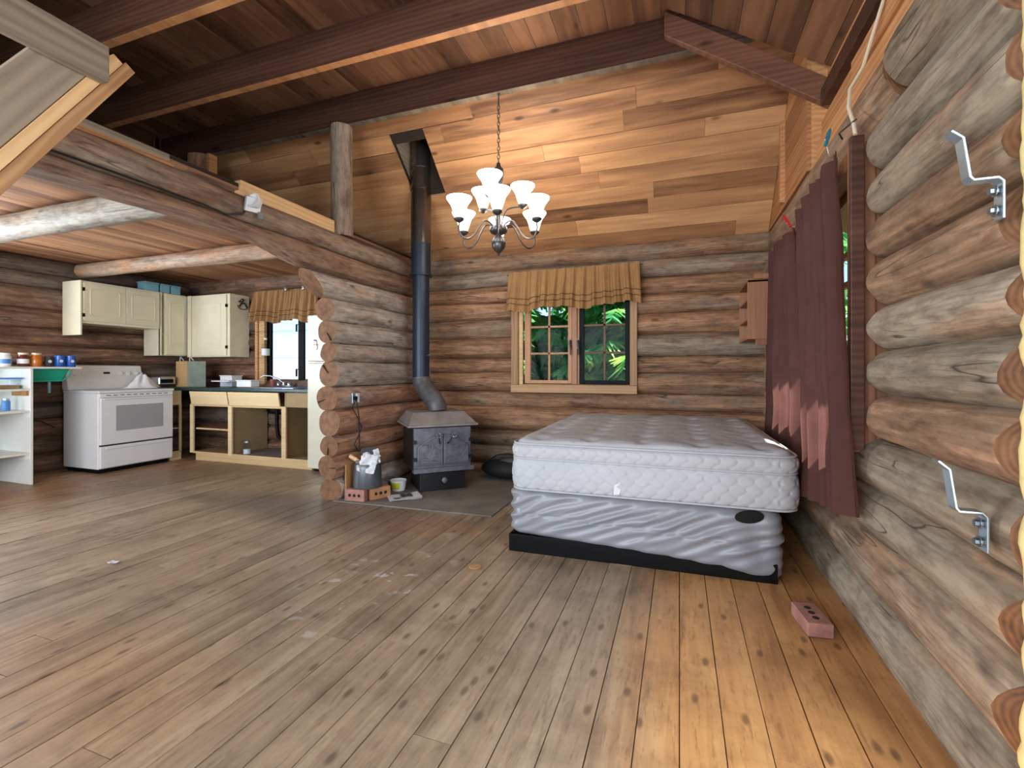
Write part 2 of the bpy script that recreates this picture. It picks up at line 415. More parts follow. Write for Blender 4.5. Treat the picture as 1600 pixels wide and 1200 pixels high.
M['whitepaint'] = plain('white_shelf_paint', srgb(226, 226, 220), .45, 0, .06, 3)
M['mattress'] = fabric('white_ticking', srgb(174, 175, 178), .85, 0, 260, .04)
M['cover'] = plain('grey_white_nylon', srgb(132, 133, 138), .38, 0, .05, 4)
M['curtain'] = fabric('plum_brown_cloth', srgb(116, 80, 74), .9, .60, 420, .12)
M['tan'] = fabric('tan_valance_cloth', srgb(178, 138, 94), .9, .25, 400, .10)
M['stitch'] = plain('brown_stitching', srgb(84, 54, 32), .9)
M['frost'] = emit('lit_frosted_glass', (1, .93, .82, 1), 7.0)
M['glass'] = glass('window_glass')
M['jarglass'] = glass('clear_container', (.86, .90, .92, 1), .3)
M['hearth'] = plain('grey_hearth_board', srgb(112, 106, 98), .75, 0, .3, 5, bump=.2)
M['brick'] = plain('pink_brick', srgb(160, 112, 98), .85, 0, .3, 14, bump=.5)
M['bricktan'] = plain('tan_brick', srgb(172, 122, 78), .85, 0, .3, 14, bump=.5)
M['hole'] = plain('brick_hole', srgb(40, 22, 20), .95)
M['bucket'] = plain('grey_zinc', srgb(104, 108, 112), .4, .6, .15, 8)
M['paper'] = plain('white_paper', srgb(206, 208, 212), .8, 0, .05, 6)
M['ink'] = plain('dark_print', srgb(60, 60, 66), .8)
M['kraft'] = plain('kraft_paper', srgb(190, 152, 104), .8, 0, .12, 7)
M['kraftgreen'] = plain('printed_green_grey', srgb(122, 134, 122), .8, 0, .2, 9)
M['card'] = plain('cardboard', srgb(172, 126, 80), .85, 0, .12, 6)
M['blue'] = plain('cobalt_blue_glaze', srgb(28, 98, 190), .25, 0, .1)
M['white'] = plain('white_plastic', srgb(230, 232, 234), .4, 0, .03)
M['teal'] = plain('teal_plastic', srgb(26, 160, 132), .35, 0, .08)
M['tealbox'] = plain('pale_teal_plastic', srgb(120, 170, 186), .35, 0, .1)
M['bluelid'] = plain('blue_lid', srgb(74, 132, 200), .4)
M['brownjar'] = plain('brown_preserve', srgb(96, 44, 34), .2, 0, .2)
M['orangejar'] = plain('orange_preserve', srgb(196, 112, 40), .2, 0, .35, 40)
M['lid'] = plain('cream_lid', srgb(206, 196, 164), .4)
M['red'] = plain('red_plastic', srgb(196, 44, 40), .4)
M['bluepin'] = plain('turquoise_plastic', srgb(40, 120, 140), .4)
M['orangefruit'] = plain('orange_peel', srgb(220, 130, 50), .5, 0, .1)
M['pinkred'] = plain('faded_red_can', srgb(180, 96, 92), .5)
M['cord'] = plain('black_cord', srgb(20, 20, 22), .5)
M['cordw'] = plain('tan_cord', srgb(206, 190, 166), .5)
M['foam'] = plain('yellow_spray_foam', srgb(226, 204, 140), .9, 0, .15, 20)
M['yellowpl'] = plain('lime_label', srgb(196, 200, 60), .6)
M['cloth'] = fabric('white_tea_towel', srgb(226, 226, 228), .9, 0, 300, .05)
M['bag'] = plain('black_nylon', srgb(20, 19, 18), .7, 0, .2)
M['needle'] = None

# ------------------------------------------------------------------ structural builders
def log(parent, p0, p1, r0, r1=None, mat=None, seed=0, ends=(0, 0), cut=None, name='log', wob=.006, squash=1.0, n=26):
    """one peeled log, local x along its axis; ends: length of the rounded-over end at p0 and p1; cut: list of (point, normal) planes in world space"""
    p0 = Vector(p0); p1 = Vector(p1); r1 = r1 or r0
    ax = (p1 - p0); L = ax.length
    q = ax.to_track_quat('X', 'Z'); k = max(6, min(40, int(L / .10)))
    bm = bmesh.new(); rings = []
    xs = [L * i / k for i in range(k + 1)]
    for e, at in ((ends[0], 0), (ends[1], 1)):
        if e:
            for t in (.12, .35, .65):
                xs.append(e * t if at == 0 else L - e * t)
    xs = sorted(xs)
    for x in xs:
        ring = []
        t = x / L; r = r0 + (r1 - r0) * t; sh = 1.
        if ends[0] and x < ends[0]: sh = .62 + .38 * math.sqrt(max(0, 1 - (1 - x / ends[0]) ** 2))
        if ends[1] and x > L - ends[1]: sh = .62 + .38 * math.sqrt(max(0, 1 - (1 - (L - x) / ends[1]) ** 2))
        for j in range(n):
            a = 2 * math.pi * j / n
            nz = noise.noise(Vector((x * 1.3 + seed * 7.1, math.cos(a) * 1.1 + seed, math.sin(a) * 1.1)))
            nz2 = noise.noise(Vector((x * 5 + seed * 3.1, math.cos(a) * 2.5, math.sin(a) * 2.5 + seed)))
            rr = (r + wob * 1.6 * nz + wob * .6 * nz2) * sh
            ring.append(bm.verts.new((x, rr * math.cos(a) * squash, rr * math.sin(a))))
        rings.append(ring)
    for i in range(len(rings) - 1):
        for j in range(n):
            f = bm.faces.new((rings[i][j], rings[i][(j+1) % n], rings[i+1][(j+1) % n], rings[i+1][j]))
            f.smooth = True
    for ring in (rings[0], rings[-1]):
        f = bm.faces.new(ring); f.material_index = 1
    Mx = Matrix.Translation(p0) @ q.to_matrix().to_4x4(); Mi = Mx.inverted()
    for (cp, cn) in (cut or []):
        lp = Mi @ Vector(cp); ln = Mi.to_3x3() @ Vector(cn)
        res = bmesh.ops.bisect_plane(bm, geom=bm.verts[:] + bm.edges[:] + bm.faces[:], plane_co=lp, plane_no=ln, clear_outer=True)
        ed = [e for e in res['geom_cut'] if isinstance(e, bmesh.types.BMEdge)]
        fr = bmesh.ops.contextual_create(bm, geom=ed)
        for f in fr['faces']: f.material_index = 1; f.smooth = False
    bmesh.ops.recalc_face_normals(bm, faces=bm.faces)
    me = bpy.data.meshes.new(name); bm.to_mesh(me); bm.free()
    me.materials.append(mat); me.materials.append(M['end'])
    me.set_sharp_from_angle(angle=R(50))
    o = bpy.data.objects.new(name, me); C.objects.link(o)
    o.parent = parent
    o.matrix_world = Mx
    if parent: o.matrix_parent_inverse = Matrix.Identity(4); o.location = Mx.translation - parent.location; o.rotation_euler = q.to_euler()
    return o

def piece(name, a, b, mat, parent, bevel=0, smooth=False):
    """box with its own origin at its centre, so that object-space grain differs from piece to piece"""
    c = [(p + q) / 2 for p, q in zip(a, b)]; h = [abs(q - p) / 2 for p, q in zip(a, b)]
    pl = parent.location if parent else Vector((0, 0, 0))
    return MB().box([-q for q in h], h).build(name, mat, parent, Vector(c) - pl if parent and parent.get('kind') == 'structure' else c, bevel=bevel)

# ================================================================== THE ROOM
XL, XR, YB, YF = -6.78, .86, 4.92, -2.5       # axes of the log walls
# ---- floor: long pine boards running towards the back wall
floor = MB().box((XL - .1, YF - .1, -.08), (XR + .1, YB + .1, -.03)).build('floor', M['subfloor']); struct(floor)
rnd = random.Random(3)
fixed = {0: [2.0], -1: [1.62], -4: [1.55], -2: [], 1: [2.35], -6: [2.2], -10: [1.9]}
PW = .13
i0, i1 = int(math.floor((XL - .05) / PW)), int(math.ceil((XR - .06) / PW))
for i in range(i0, i1):
    y = YF - rnd.uniform(0, 2.4)
    cuts = [YF]
    while y < YB:
        y += rnd.uniform(1.7, 3.6)
        if YF + .3 < y < YB - .3: cuts.append(y)
    cuts.append(YB)
    for a, b in zip(cuts, cuts[1:]):
        zt = rnd.uniform(-.0018, .0012); g = rnd.uniform(.0012, .0032)
        piece('plank', (i * PW + g, a + .0012, -.03), ((i + 1) * PW - g, b - .0012, zt), M['floor'], floor)

# ---- back wall
def wall_logs(parent, seams, axis, fixed_c, lo, hi, mat, holes=(), bulge=1.05, seed=0, rr=0., ends=(0, 0), cutfn=None):
    """stack of logs between the seam heights; holes = (a, b, z0, z1) openings along the wall"""
    for k, (zt, zb) in enumerate(zip(seams, seams[1:])):
        zc = (zt + zb) / 2; r = (zt - zb) / 2 * bulge
        segs = [(lo, hi)]
        for (a, b, z0, z1) in holes:
            if zc > z0 and zc < z1:
                ns = []
                for s0, s1 in segs:
                    if a > s0 and a < s1: ns.append((s0, a))
                    if b < s1 and b > s0: ns.append((b, s1))
                    if not (s0 < a < s1 or s0 < b < s1): ns.append((s0, s1))
                segs = ns
        for q, (s0, s1) in enumerate(segs):
            off = (.10 - r) * .5
            if axis == 'x': p0, p1 = (s0, fixed_c + rr + (off if fixed_c > 0 else -off), zc), (s1, fixed_c + rr + (off if fixed_c > 0 else -off), zc)
            else: p0, p1 = (fixed_c + rr, s0, zc), (fixed_c + rr, s1, zc)
            t = 1 + .05 * math.sin(seed + k * 2.3)
            log(parent, p0, p1, r * t, r / t, mat, seed * 31 + k * 3 + q, ends=ends, cut=cutfn(zc, s0, s1) if cutfn else None)

def panel_with_holes(mb, x0, x1, z0, z1, holes, y0, y1, swap=False):
    """flat backing behind the logs, left open at the windows"""
    xs = sorted({x0, x1, *[h[0] for h in holes], *[h[1] for h in holes]}); zs = sorted({z0, z1, *[h[2] for h in holes], *[h[3] for h in holes]})
    for xa, xb in zip(xs, xs[1:]):
        for za, zb in zip(zs, zs[1:]):
            xm, zm = (xa + xb) / 2, (za + zb) / 2
            if any(h[0] < xm < h[1] and h[2] < zm < h[3] for h in holes): continue
            if swap: mb.box((y0, xa, za), (y1, xb, zb))
            else: mb.box((xa, y0, za), (xb, y1, zb))

W1 = (-1.665, -.44, .945, 2.04)        # back window opening
W2 = (-5.36, -4.30, .955, 2.0)         # kitchen window opening
WR = (2.42, 4.25, .82, 2.10)           # right wall window opening
DR = (-.1, 1.36, -1, 2.16)             # doorway beside the camera
mb = MB(); panel_with_holes(mb, -2.9, XR + .1, -.05, 2.5, [W1], 4.90, 4.96)
wall_back = struct(mb.build('wall_back', M['chink']))
SB = [2.44, 2.25, 2.075, 1.90, 1.705, 1.50, 1.278, 1.114, .903, .735, .482, .302, .108, -.05]
wall_logs(wall_back, SB, 'x', YB, -2.95, .95, M['log_back'], [(W1[0] - .02, W1[1] + .02, W1[2] - .02, W1[3] - .05)], seed=1)
mb = MB(); panel_with_holes(mb, XL - .1, -2.9, -.05, 2.5, [W2], 4.90, 4.96)
wall_kitchen = struct(mb.build('wall_kitchen', M['chink']))
SK = [2.44, 2.24, 2.06, 1.85, 1.64, 1.43, 1.22, 1.02, .81, .60, .40, .20, -.02]
wall_logs(wall_kitchen, SK, 'x', YB, XL, -2.95, M['log_left'], [(W2[0] - .02, W2[1] + .02, W2[2] - .03, W2[3])], seed=2)

# ---- left wall (unseen window opening added for the fill light)
WL = (.5, 2.1, .85, 2.05)
mb = MB(); panel_with_holes(mb, YF, YB, -.05, 2.5, [WL], XL - .06, XL + .02, True)
wall_left = struct(mb.build('wall_left', M['chink']))
SL = [2.40, 2.226, 2.066, 1.83, 1.612, 1.416, 1.214, 1.0, .774, .596, .396, .204, -.02]
wall_logs(wall_left, SL, 'y', XL, YF, YB, M['log_left'], [WL], seed=3)

# ---- right wall: window, then log stubs, then the doorway next to the camera
mb = MB(); panel_with_holes(mb, YF, YB, -.05, 2.46, [WR, DR], .88, .94, True)
wall_right = struct(mb.build('wall_right', M['chink']))
SR = [2.43, 2.17, 1.957, 1.776, 1.60, 1.395, 1.22, 1.035, .84, .628, .427, .18, -.05]
for k, (zt, zb) in enumerate(zip(SR, SR[1:])):
    zc = (zt + zb) / 2; r = (zt - zb) / 2 * 1.05; xc = .735 + r * .98
    door_cut = [((xc - r, 1.465 + .02 * math.sin(k * 2.1), zc), (-.74 + .1 * math.sin(k), -.67, .06 * math.cos(k * 1.7)))]
    if k == 0:
        log(wall_right, (xc + .02, 4.98, zc + .03), (xc, 2.16, zc - .02), r * .93, r, M['log_right'], 401, ends=(.05, 0))
        log(wall_right, (xc - .01, 2.16, zc), (xc - .01, YF, zc), r * 1.03, r, M['log_right'], 402, ends=(.06, 0))
    elif zb > WR[2]:
        log(wall_right, (xc, 2.40, zc), (xc, 1.30, zc), r, r * 1.02, M['log_right'], 410 + k, ends=(.10, 0), cut=door_cut)
        log(wall_right, (xc, 4.98, zc), (xc, 4.25, zc), r, r, M['log_right'], 430 + k)
        log(wall_right, (xc, -.1, zc), (xc, YF, zc), r, r, M['log_right'], 450 + k)
    else:
        log(wall_right, (xc, 4.98, zc), (xc, 1.30, zc), r, r * 1.02, M['log_right'], 470 + k, cut=door_cut)
        log(wall_right, (xc, -.1, zc), (xc, YF, zc), r, r, M['log_right'], 490 + k)

# ---- partition of logs with sawn ends between kitchen and hearth
wall_part = struct(MB().box((-2.92, 3.42, 0), (-2.86, 4.9, 1.9)).build('wall_partition', M['chink']))
SP = [1.965, 1.763, 1.57, 1.378, 1.213, .992, .789, .558, .387, .183, -.02]
starts = [3.0, 3.265, 3.293, 3.31, 3.32, 3.29, 3.32, 3.315, 3.295, 3.34]
for k, (zt, zb) in enumerate(zip(SP, SP[1:])):
    zc = (zt + zb) / 2; r = (zt - zb) / 2 * 1.04
    cut = [((-2.78, 3.16, zb), (0, -.78, -.62))] if k == 0 else [((-2.89, starts[k], zc), (.10 * math.sin(k * 3.), -1, .08 * math.cos(k * 2.)))]
    if k == 0: cut = [((-2.89, 3.00, zt), (-.15, -.70, -.70))]
    log(wall_part, (-2.89, 2.6, zc), (-2.89, 4.92, zc), r * 1.0, r * 1.02, M['log_part'], 530 + k, cut=cut)

for k, a in ((4, 130), (5, 200), (7, 262), (8, 5), (2, 300)):     # drying checks in the sawn log ends
    zc = (SP[k] + SP[k + 1]) / 2; r = (SP[k] - SP[k + 1]) / 2
    MB().prism([(.012, 0), (r * .92, -.007), (r * .92, .007)], -.006, .006).build('end_check', M['chink'], wall_part, (-2.89, starts[k] - .004, zc), Euler((R(90), 0, 0)).to_matrix().to_4x4().__matmul__(Matrix.Rotation(R(a), 4, 'Z')).to_euler())
# ---- front wall behind the camera, around a wide unseen opening added for the fill light
mb = MB(); panel_with_holes(mb, XL - .1, XR + .1, -.05, 3.7, [(-4.9, -.3, .6, 2.3)], YF - .12, YF, False)
wall_front = struct(mb.build('wall_front', M['shelfwood']))

# ---- sloping cedar ceiling above the back wall: boards run along x
TS = .95
ceiling = struct(MB().box((XL, 4.93, 2.44), (XR + .3, 4.98, 2.6)).build('ceiling', M['chink']))
ang = math.atan(TS); rnd = random.Random(11)
def ceil_piece(xa, xb, s0, s1, lift=0.):
    """s is the distance up the slope from the top of the back wall"""
    c = (s0 + s1) / 2
    loc = ((xa + xb) / 2, 4.83 - c * math.cos(ang), 2.445 + c * math.sin(ang) + .012 + lift)
    return MB().box((-(xb - xa) / 2 + .001, -(s1 - s0) / 2 + .0012, -.009), ((xb - xa) / 2 - .001, (s1 - s0) / 2 - .0012, .009)).build('plank', M['cedar'], ceiling, loc, (-ang, 0, 0))
s = -.06; HX = (-2.63, -2.26); HS = (.76, 1.26)   # opening for the stove pipe
k = 0
while s < 1.95:
    wd = .158 + .012 * math.sin(k * 1.9)
    s1 = s + wd
    xs = [XL]; x = XL + rnd.uniform(.4, 1.6)
    while x < XR:
        xs.append(x); x += rnd.uniform(1.2, 2.6)
    xs.append(XR - .087)
    for a, b in zip(xs, xs[1:]):
        segs = [(a, b)]
        if s1 > HS[0] + .02 and s < HS[1] - .02:
            segs = []
            if a < HX[0]: segs.append((a, min(b, HX[0])))
            if b > HX[1]: segs.append((max(a, HX[1]), b))
        for q in segs:
            if q[1] - q[0] > .02: ceil_piece(q[0], q[1], s, s1, rnd.uniform(-.002, .002))
    s = s1; k += 1
# roof deck above the boards, with the chase of the pipe opening
deck = MB()
for xa, xb, sa, sb in ((XL - .2, HX[0], -.3, 2.2), (HX[1], XR + .3, -.3, 2.2), (HX[0], HX[1], -.3, HS[0]), (HX[0], HX[1], HS[1], 2.2)):
    c = (sa + sb) / 2
    Mx = Matrix.Translation(((xa + xb) / 2, 4.83 - c * math.cos(ang), 2.445 + c * math.sin(ang) + .05)) @ Euler((-ang, 0, 0)).to_matrix().to_4x4()
    deck.box((-(xb - xa) / 2, -(sb - sa) / 2, -.012), ((xb - xa) / 2, (sb - sa) / 2, .03), 0, Mx)
deck.build('roof_deck', M['chink'], ceiling)
def zc_(y): return 2.445 + (4.83 - y) * TS + .03
def chase(name, xa, xb, ya, yb, mat):
    v = [(xa, ya, zc_(ya)), (xb, ya, zc_(ya)), (xb, yb, zc_(yb)), (xa, yb, zc_(yb)), (xa, ya, 4.5), (xb, ya, 4.5), (xb, yb, 4.5), (xa, yb, 4.5)]
    MB().add(v, [(0,3,2,1),(4,5,6,7),(0,1,5,4),(1,2,6,5),(2,3,7,6),(3,0,4,7)]).build(name, mat, ceiling)
ya_, yb_ = 4.83 - HS[1] * math.cos(ang), 4.83 - HS[0] * math.cos(ang)
chase('chase_side', HX[0] - .03, HX[0], ya_, yb_, M['greyplank'])
chase('chase_side', HX[1], HX[1] + .03, ya_, yb_, M['chink'])
chase('chase_lining', HX[0] - .03, HX[1] + .03, ya_ - .03, ya_, M['chink'])
chase('chase_lining', HX[0] - .03, HX[1] + .03, yb_, yb_ + .03, M['chink'])
MB().box((HX[0] - .03, ya_ - .03, 4.5), (HX[1] + .03, yb_ + .03, 4.53)).build('chase_lid', M['chink'], ceiling)

# ---- flat boards of the upper floor, laid across the joists
ceiling_upper = struct(MB().box((-5.35, YF, 3.68), (.3, 3.60, 3.72)).build('ceiling_upper', M['chink']))
x = -5.3; rnd = random.Random(5)
while x < .2:
    wd = .185
    ys = [YF, rnd.uniform(-1.2, 1.0), 3.58]
    for a, b in zip(ys, ys[1:]):
        piece('plank', (x + .0015, a + .001, 3.645), (x + wd - .0015, b - .001, 3.68 + 0), M['dkboard'], ceiling_upper)
    x += wd
# sloping boards down to the eaves on both sides
def eave(name, xa, za, xb, zb, n):
    st = struct(MB().add([(xa, YF, za + .05), (xb, YF, zb + .05), (xb, 3.45, zb + .05), (xa, 3.45, za + .05), (xa, YF, za + .09), (xb, YF, zb + .09), (xb, 3.45, zb + .09), (xa, 3.45, za + .09)],
        [(0,3,2,1),(4,5,6,7),(0,1,5,4),(1,2,6,5),(2,3,7,6),(3,0,4,7)]).build(name, M['chink']))
    sl = math.atan2(zb - za, xb - xa); L = math.hypot(xb - xa, zb - za)
    for i in range(n):
        t = (i + .5) / n; wd = L / n
        for (ya, yb) in ((YF, .8), (.8, 3.42)):
            MB().box((-wd / 2 + .0015, -(yb - ya) / 2 + .001, -.01), (wd / 2 - .0015, (yb - ya) / 2 - .001, .01)).build('plank', M['dkboard'], st, (xa + (xb - xa) * t, (ya + yb) / 2, za + (zb - za) * t + .02), (0, -sl, 0))
    return st
eave('ceiling_right', -.12, 3.66, 1.02, 2.94, 7)
eave('ceiling_left', -6.95, 2.46, -5.2, 3.66, 11)
struct(MB().box((-5.36, 3.42, 2.42), (-5.30, 4.0, 3.7)).box((XL, 3.44, 2.42), (-5.3, 3.48, 3.7)).build('wall_loft', M['dkboard']))

# ---- boarded gable above the right log wall
wall_gable = struct(MB().box((.80, 3.49, 2.40), (.84, 4.98, 3.95)).build('wall_gable', M['chink']))
z = 2.42; rnd = random.Random(8)
while z < 3.9:
    piece('plank', (.775, 3.488, z + .001), (.80, 4.95, z + .158), M['orange'], wall_gable); z += .16
st = MB().box((-.02, -.03, -.55), (.02, .03, .55)).build('stud', M['orange'], wall_gable, (.762, 4.18, 3.0), bevel=.003)
wall_plate = struct(MB().box((.89, YF, 2.40), (.95, 3.50, 3.35)).box((.80, 3.488, 2.40), (.95, 3.50, 3.35)).build('trim_1', M['orange']))
piece('plate', (.815, -.5, 2.43), (.89, 3.425, 2.56), M['orange'], wall_plate, .004)
piece('plate', (.84, -.5, 2.56), (.89, 3.425, 2.70), M['orange'], wall_plate, .004)
piece('ledger', (.835, -.5, 2.795), (.89, 3.425, 2.90), M['beam'], wall_plate, .004)
piece('block', (.80, 2.05, 2.56), (.84, 2.75, 2.66), M['orange'], wall_plate, .004)

# ---- kitchen ceiling under the loft: narrow boards running towards the back wall
ceiling_k = struct(MB().box((XL, YF, 2.425), (-2.92, 4.93, 2.45)).build('ceiling_kitchen', M['chink']))
x = XL
rnd = random.Random(21)
while x < -2.95:
    ym = rnd.uniform(-.5, 2.4)
    for a, b in ((YF, ym), (ym, 4.9)):
        piece('plank', (x + .001, a + .001, 2.405), (min(x + .088, -2.92) - .001, b - .001, 2.425), M['kboard'], ceiling_k)
    x += .088

# ================================================================== BEAMS, LOFT EDGE, STAIR
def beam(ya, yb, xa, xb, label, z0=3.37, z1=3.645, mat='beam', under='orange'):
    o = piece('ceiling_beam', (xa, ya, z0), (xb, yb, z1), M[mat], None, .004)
    o.data.materials.append(M[under])          # paler lower face: worn wood, with light from below painted in
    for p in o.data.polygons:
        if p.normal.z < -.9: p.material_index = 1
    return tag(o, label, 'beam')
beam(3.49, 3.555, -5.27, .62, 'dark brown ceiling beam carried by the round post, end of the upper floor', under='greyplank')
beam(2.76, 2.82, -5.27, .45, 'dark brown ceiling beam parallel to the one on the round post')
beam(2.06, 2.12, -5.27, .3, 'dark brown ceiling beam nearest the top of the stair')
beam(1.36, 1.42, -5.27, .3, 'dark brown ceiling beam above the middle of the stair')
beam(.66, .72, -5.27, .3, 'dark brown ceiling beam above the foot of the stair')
tag(piece('header_board', (-5.2, 3.557, 3.40), (.35, 3.60, 3.48), M['cedar'], None, .003), 'orange board fixed along the back of the end beam', 'board')
r_ = MB()
for (a, b) in (((0.02, 3.40), (.90, 2.79)),):
    y0, y1 = 3.43, 3.485
    r_.add([(a[0] - .12, y0, a[1] + .075), (b[0], y0, b[1]), (b[0], y0, b[1] + .17), (a[0] - .12, y0, a[1] + .245),
            (a[0] - .12, y1, a[1] + .075), (b[0], y1, b[1]), (b[0], y1, b[1] + .17), (a[0] - .12, y1, a[1] + .245)],
           [(0,1,2,3),(7,6,5,4),(0,4,5,1),(1,5,6,2),(2,6,7,3),(3,7,4,0)])
tag(r_.build('rafter', M['beam'], bevel=.004), 'dark brown sloping rafter running from the end beam down to the right wall', 'rafter')

# loft edge: upper log, lower log with a long arch sawn out of it
up = log(None, (-2.89, .2, 2.268), (-2.89, 4.80, 2.268), .092, .086, M['log_loft'], 611, name='loft_edge_log')
tag(up, 'straight peeled log along the loft edge, resting on the arched log', 'log')
lo_ = log(None, (-2.89, .2, 2.076), (-2.89, 4.80, 2.076), .103, .100, M['log_loft'], 612, name='arched_loft_log')
tag(lo_, 'peeled log with an arch sawn out of its underside over the kitchen opening', 'log')
bm = bmesh.new(); bm.from_mesh(lo_.data)
# carve the arch: clamp everything below the arch curve (local frame: x along the log, z up)
def arch(y):
    if y > 3.0: return -1
    e = min(1, max(0, (3.0 - y) / .55)); e = e * e * (3 - 2 * e)
    return 1.955 + (2.095 - 1.955) * math.sqrt(e) - .035 * max(0, (2.0 - y))
xs_cut = [3.02 - .2 - i * .05 for i in range(16)]
for xc in xs_cut:
    bmesh.ops.bisect_plane(bm, geom=bm.verts[:] + bm.edges[:] + bm.faces[:], plane_co=(xc, 0, 0), plane_no=(1, 0, 0))
bm.to_mesh(lo_.data); bm.free()
Mw = lo_.matrix_basis.copy()
for v in lo_.data.vertices:
    p = Mw @ v.co; a = arch(p.y)
    if a > 0 and p.z < a: p.z = a; v.co = Mw.inverted() @ p
lo_.data.set_sharp_from_angle(angle=R(35))
tag(piece('edge_board', (-2.96, 2.45, 2.362), (-2.90, 3.40, 2.475), M['yellow'], None, .003), 'pale yellow board on the loft edge log, ending at the round post', 'board')
tag(piece('edge_board', (-2.97, .8, 2.365), (-2.92, 1.98, 2.45), M['greyplank'], None, .003), 'grey weathered board on the loft edge log beside the stair', 'board')
tag(piece('edge_strip', (-2.918, .8, 2.362), (-2.885, 1.98, 2.39), M['orange'], None, .002), 'thin orange splintered strip below the grey loft edge board', 'board')
tag(log(None, (-2.92, 3.52, 2.36), (-2.92, 3.52, 3.37), .098, .094, M['log_loft'], 620, name='round_post'), 'peeled round post standing on the loft edge log under the end beam', 'post')
tag(log(None, (-4.72, 3.52, 2.45), (-4.72, 3.52, 3.37), .13, .12, M['log_joist'], 621, name='round_post'), 'short thick round post deep in the loft under the end beam', 'post')
tag(piece('post_board', (-4.585, 3.47, 2.45), (-4.54, 3.56, 3.37), M['orange'], None, .003), 'orange board nailed against the short loft post', 'board')
# kitchen ceiling joists (logs)
tag(log(None, (-6.66, 3.50, 2.312), (-3.0, 3.50, 2.308), .08, .088, M['log_joist'], 631, name='log_joist'), 'pale log joist under the kitchen ceiling above the stove', 'joist')
tag(log(None, (-6.66, 2.20, 2.292), (-3.0, 2.20, 2.292), .10, .104, M['log_pale'], 632, name='log_joist'), 'thick greyish log joist under the kitchen ceiling beside the stair', 'joist')

# stair to the loft: grey stringer, fir cleats along its lower edge, one grey plank nailed across it
stair = thing('loft_stair', 'steep loft stair with grey plank stringer edged by yellow fir strips', 'stair', (-2.10, 0, 0))
t = 1.597; q = math.atan(t); ZO = .296
def slope_board(name, xa, xb, n0, n1, z0, z1, mat, bevel=.002):
    """board running up the stair slope in a plane of constant x; n = offset square to the slope"""
    c, s_ = math.cos(q), math.sin(q)
    L0, L1 = (z0 - ZO) / s_, (z1 - ZO) / s_
    o = MB().box((-(xb - xa) / 2, -(L1 - L0) / 2, -(n1 - n0) / 2), ((xb - xa) / 2, (L1 - L0) / 2, (n1 - n0) / 2))
    m = (L0 + L1) / 2; nm = (n0 + n1) / 2
    return o.build(name, mat, stair, ((xa + xb) / 2, m * c - nm * s_, ZO + m * s_ + nm * c), (q, 0, 0), bevel=bevel)
slope_board('stringer', -.045, 0, .086, .225, .02, 2.22, M['greyplank'])
slope_board('cleat', -.04, .004, .046, .084, .02, 2.335, M['yellow'])
slope_board('cleat', -.04, .0, .002, .044, .03, 2.352, M['yellow'])
slope_board('stringer', -.64, -.60, .03, .225, .02, 2.22, M['greyplank'])
for i in range(1, 10):
    zz = 2.1 * i / 9.; MB().box((-.60, -.02, -.018), (-.045, .16, .018)).build('tread', M['greyplank'], stair, (0, (zz - ZO) / t - .15, zz + .08), bevel=.003)
tag(piece('cross_plank', (-2.092, .25, 2.232), (-2.048, 1.165, 2.368), M['greyplank'], None, .006), 'grey worm-eaten plank fixed level against the top of the stair stringer', 'plank')

# ================================================================== WINDOWS
win1 = struct(MB().box((-1.64, 4.84, .965), (-.455, 4.97, .99)).box((-1.665, 4.84, .945), (-1.64, 4.97, 2.05)).box((-.46, 4.84, .945), (-.44, 4.97, 2.05)).box((-1.665, 4.84, 2.02), (-.44, 4.97, 2.05)).build('window_1', M['trimwood']))
piece('trim_board', (-1.725, 4.785, .985), (-1.645, 4.84, 2.09), M['trimwood'], win1, .004)
piece('trim_board', (-.465, 4.785, .985), (-.395, 4.84, 2.09), M['trimwood'], win1, .004)
piece('trim_board', (-1.725, 4.785, 2.04), (-.395, 4.84, 2.12), M['trimwood'], win1, .004)
piece('sill_board', (-1.725, 4.775, .902), (-.395, 4.84, .983), M['trimwood_x'], win1, .004)
piece('inner_stop', (-1.645, 4.815, .985), (-1.60, 4.85, 2.05), M['cabwood'], win1, .003)
for (xa, xb, mat, nm) in ((-1.585, -1.065, 'sash', 'casement'), (-.98, -.462, 'black', 'screen_casement')):
    sm = MB(); b0, b1 = 1.0 if mat == 'sash' else .992, 2.03
    gx0, gx1 = (xa + .065, xb - .04) if mat == 'sash' else (xa + .045, xb - .055)
    sm.box((xa, 4.835, b0), (gx0, 4.875, b1)).box((gx1, 4.835, b0), (xb, 4.875, b1)).box((gx0, 4.835, b0), (gx1, 4.875, 1.035)).box((gx0, 4.835, 1.985), (gx1, 4.875, b1))
    sh_ = sm.build(nm, M[mat], win1, bevel=.003)
    xm = (gx0 + gx1) / 2
    mm = MB().box((xm - .010, 4.845, 1.035), (xm + .010, 4.868, 1.985))
    for zz in (1.32, 1.605, 1.90): mm.box((gx0, 4.845, zz - .010), (gx1, 4.868, zz + .010))
    mm.build('muntin', M['sash'] if mat == 'sash' else M['beam'], sh_)
    for a_, b_ in ((gx0, xm - .01), (xm + .01, gx1)):
        for za, zb in ((1.035, 1.31), (1.33, 1.595), (1.615, 1.89), (1.91, 1.985)):
            MB().box((a_, 4.855, za), (b_, 4.859, zb)).build('pane', M['glass'], sh_)
piece('mullion', (-1.062, 4.82, .992), (-1.005, 4.88, 2.03), M['sash'], win1, .004)
piece('mullion', (-1.003, 4.83, .992), (-.982, 4.88, 2.03), M['sash'], win1, .003)
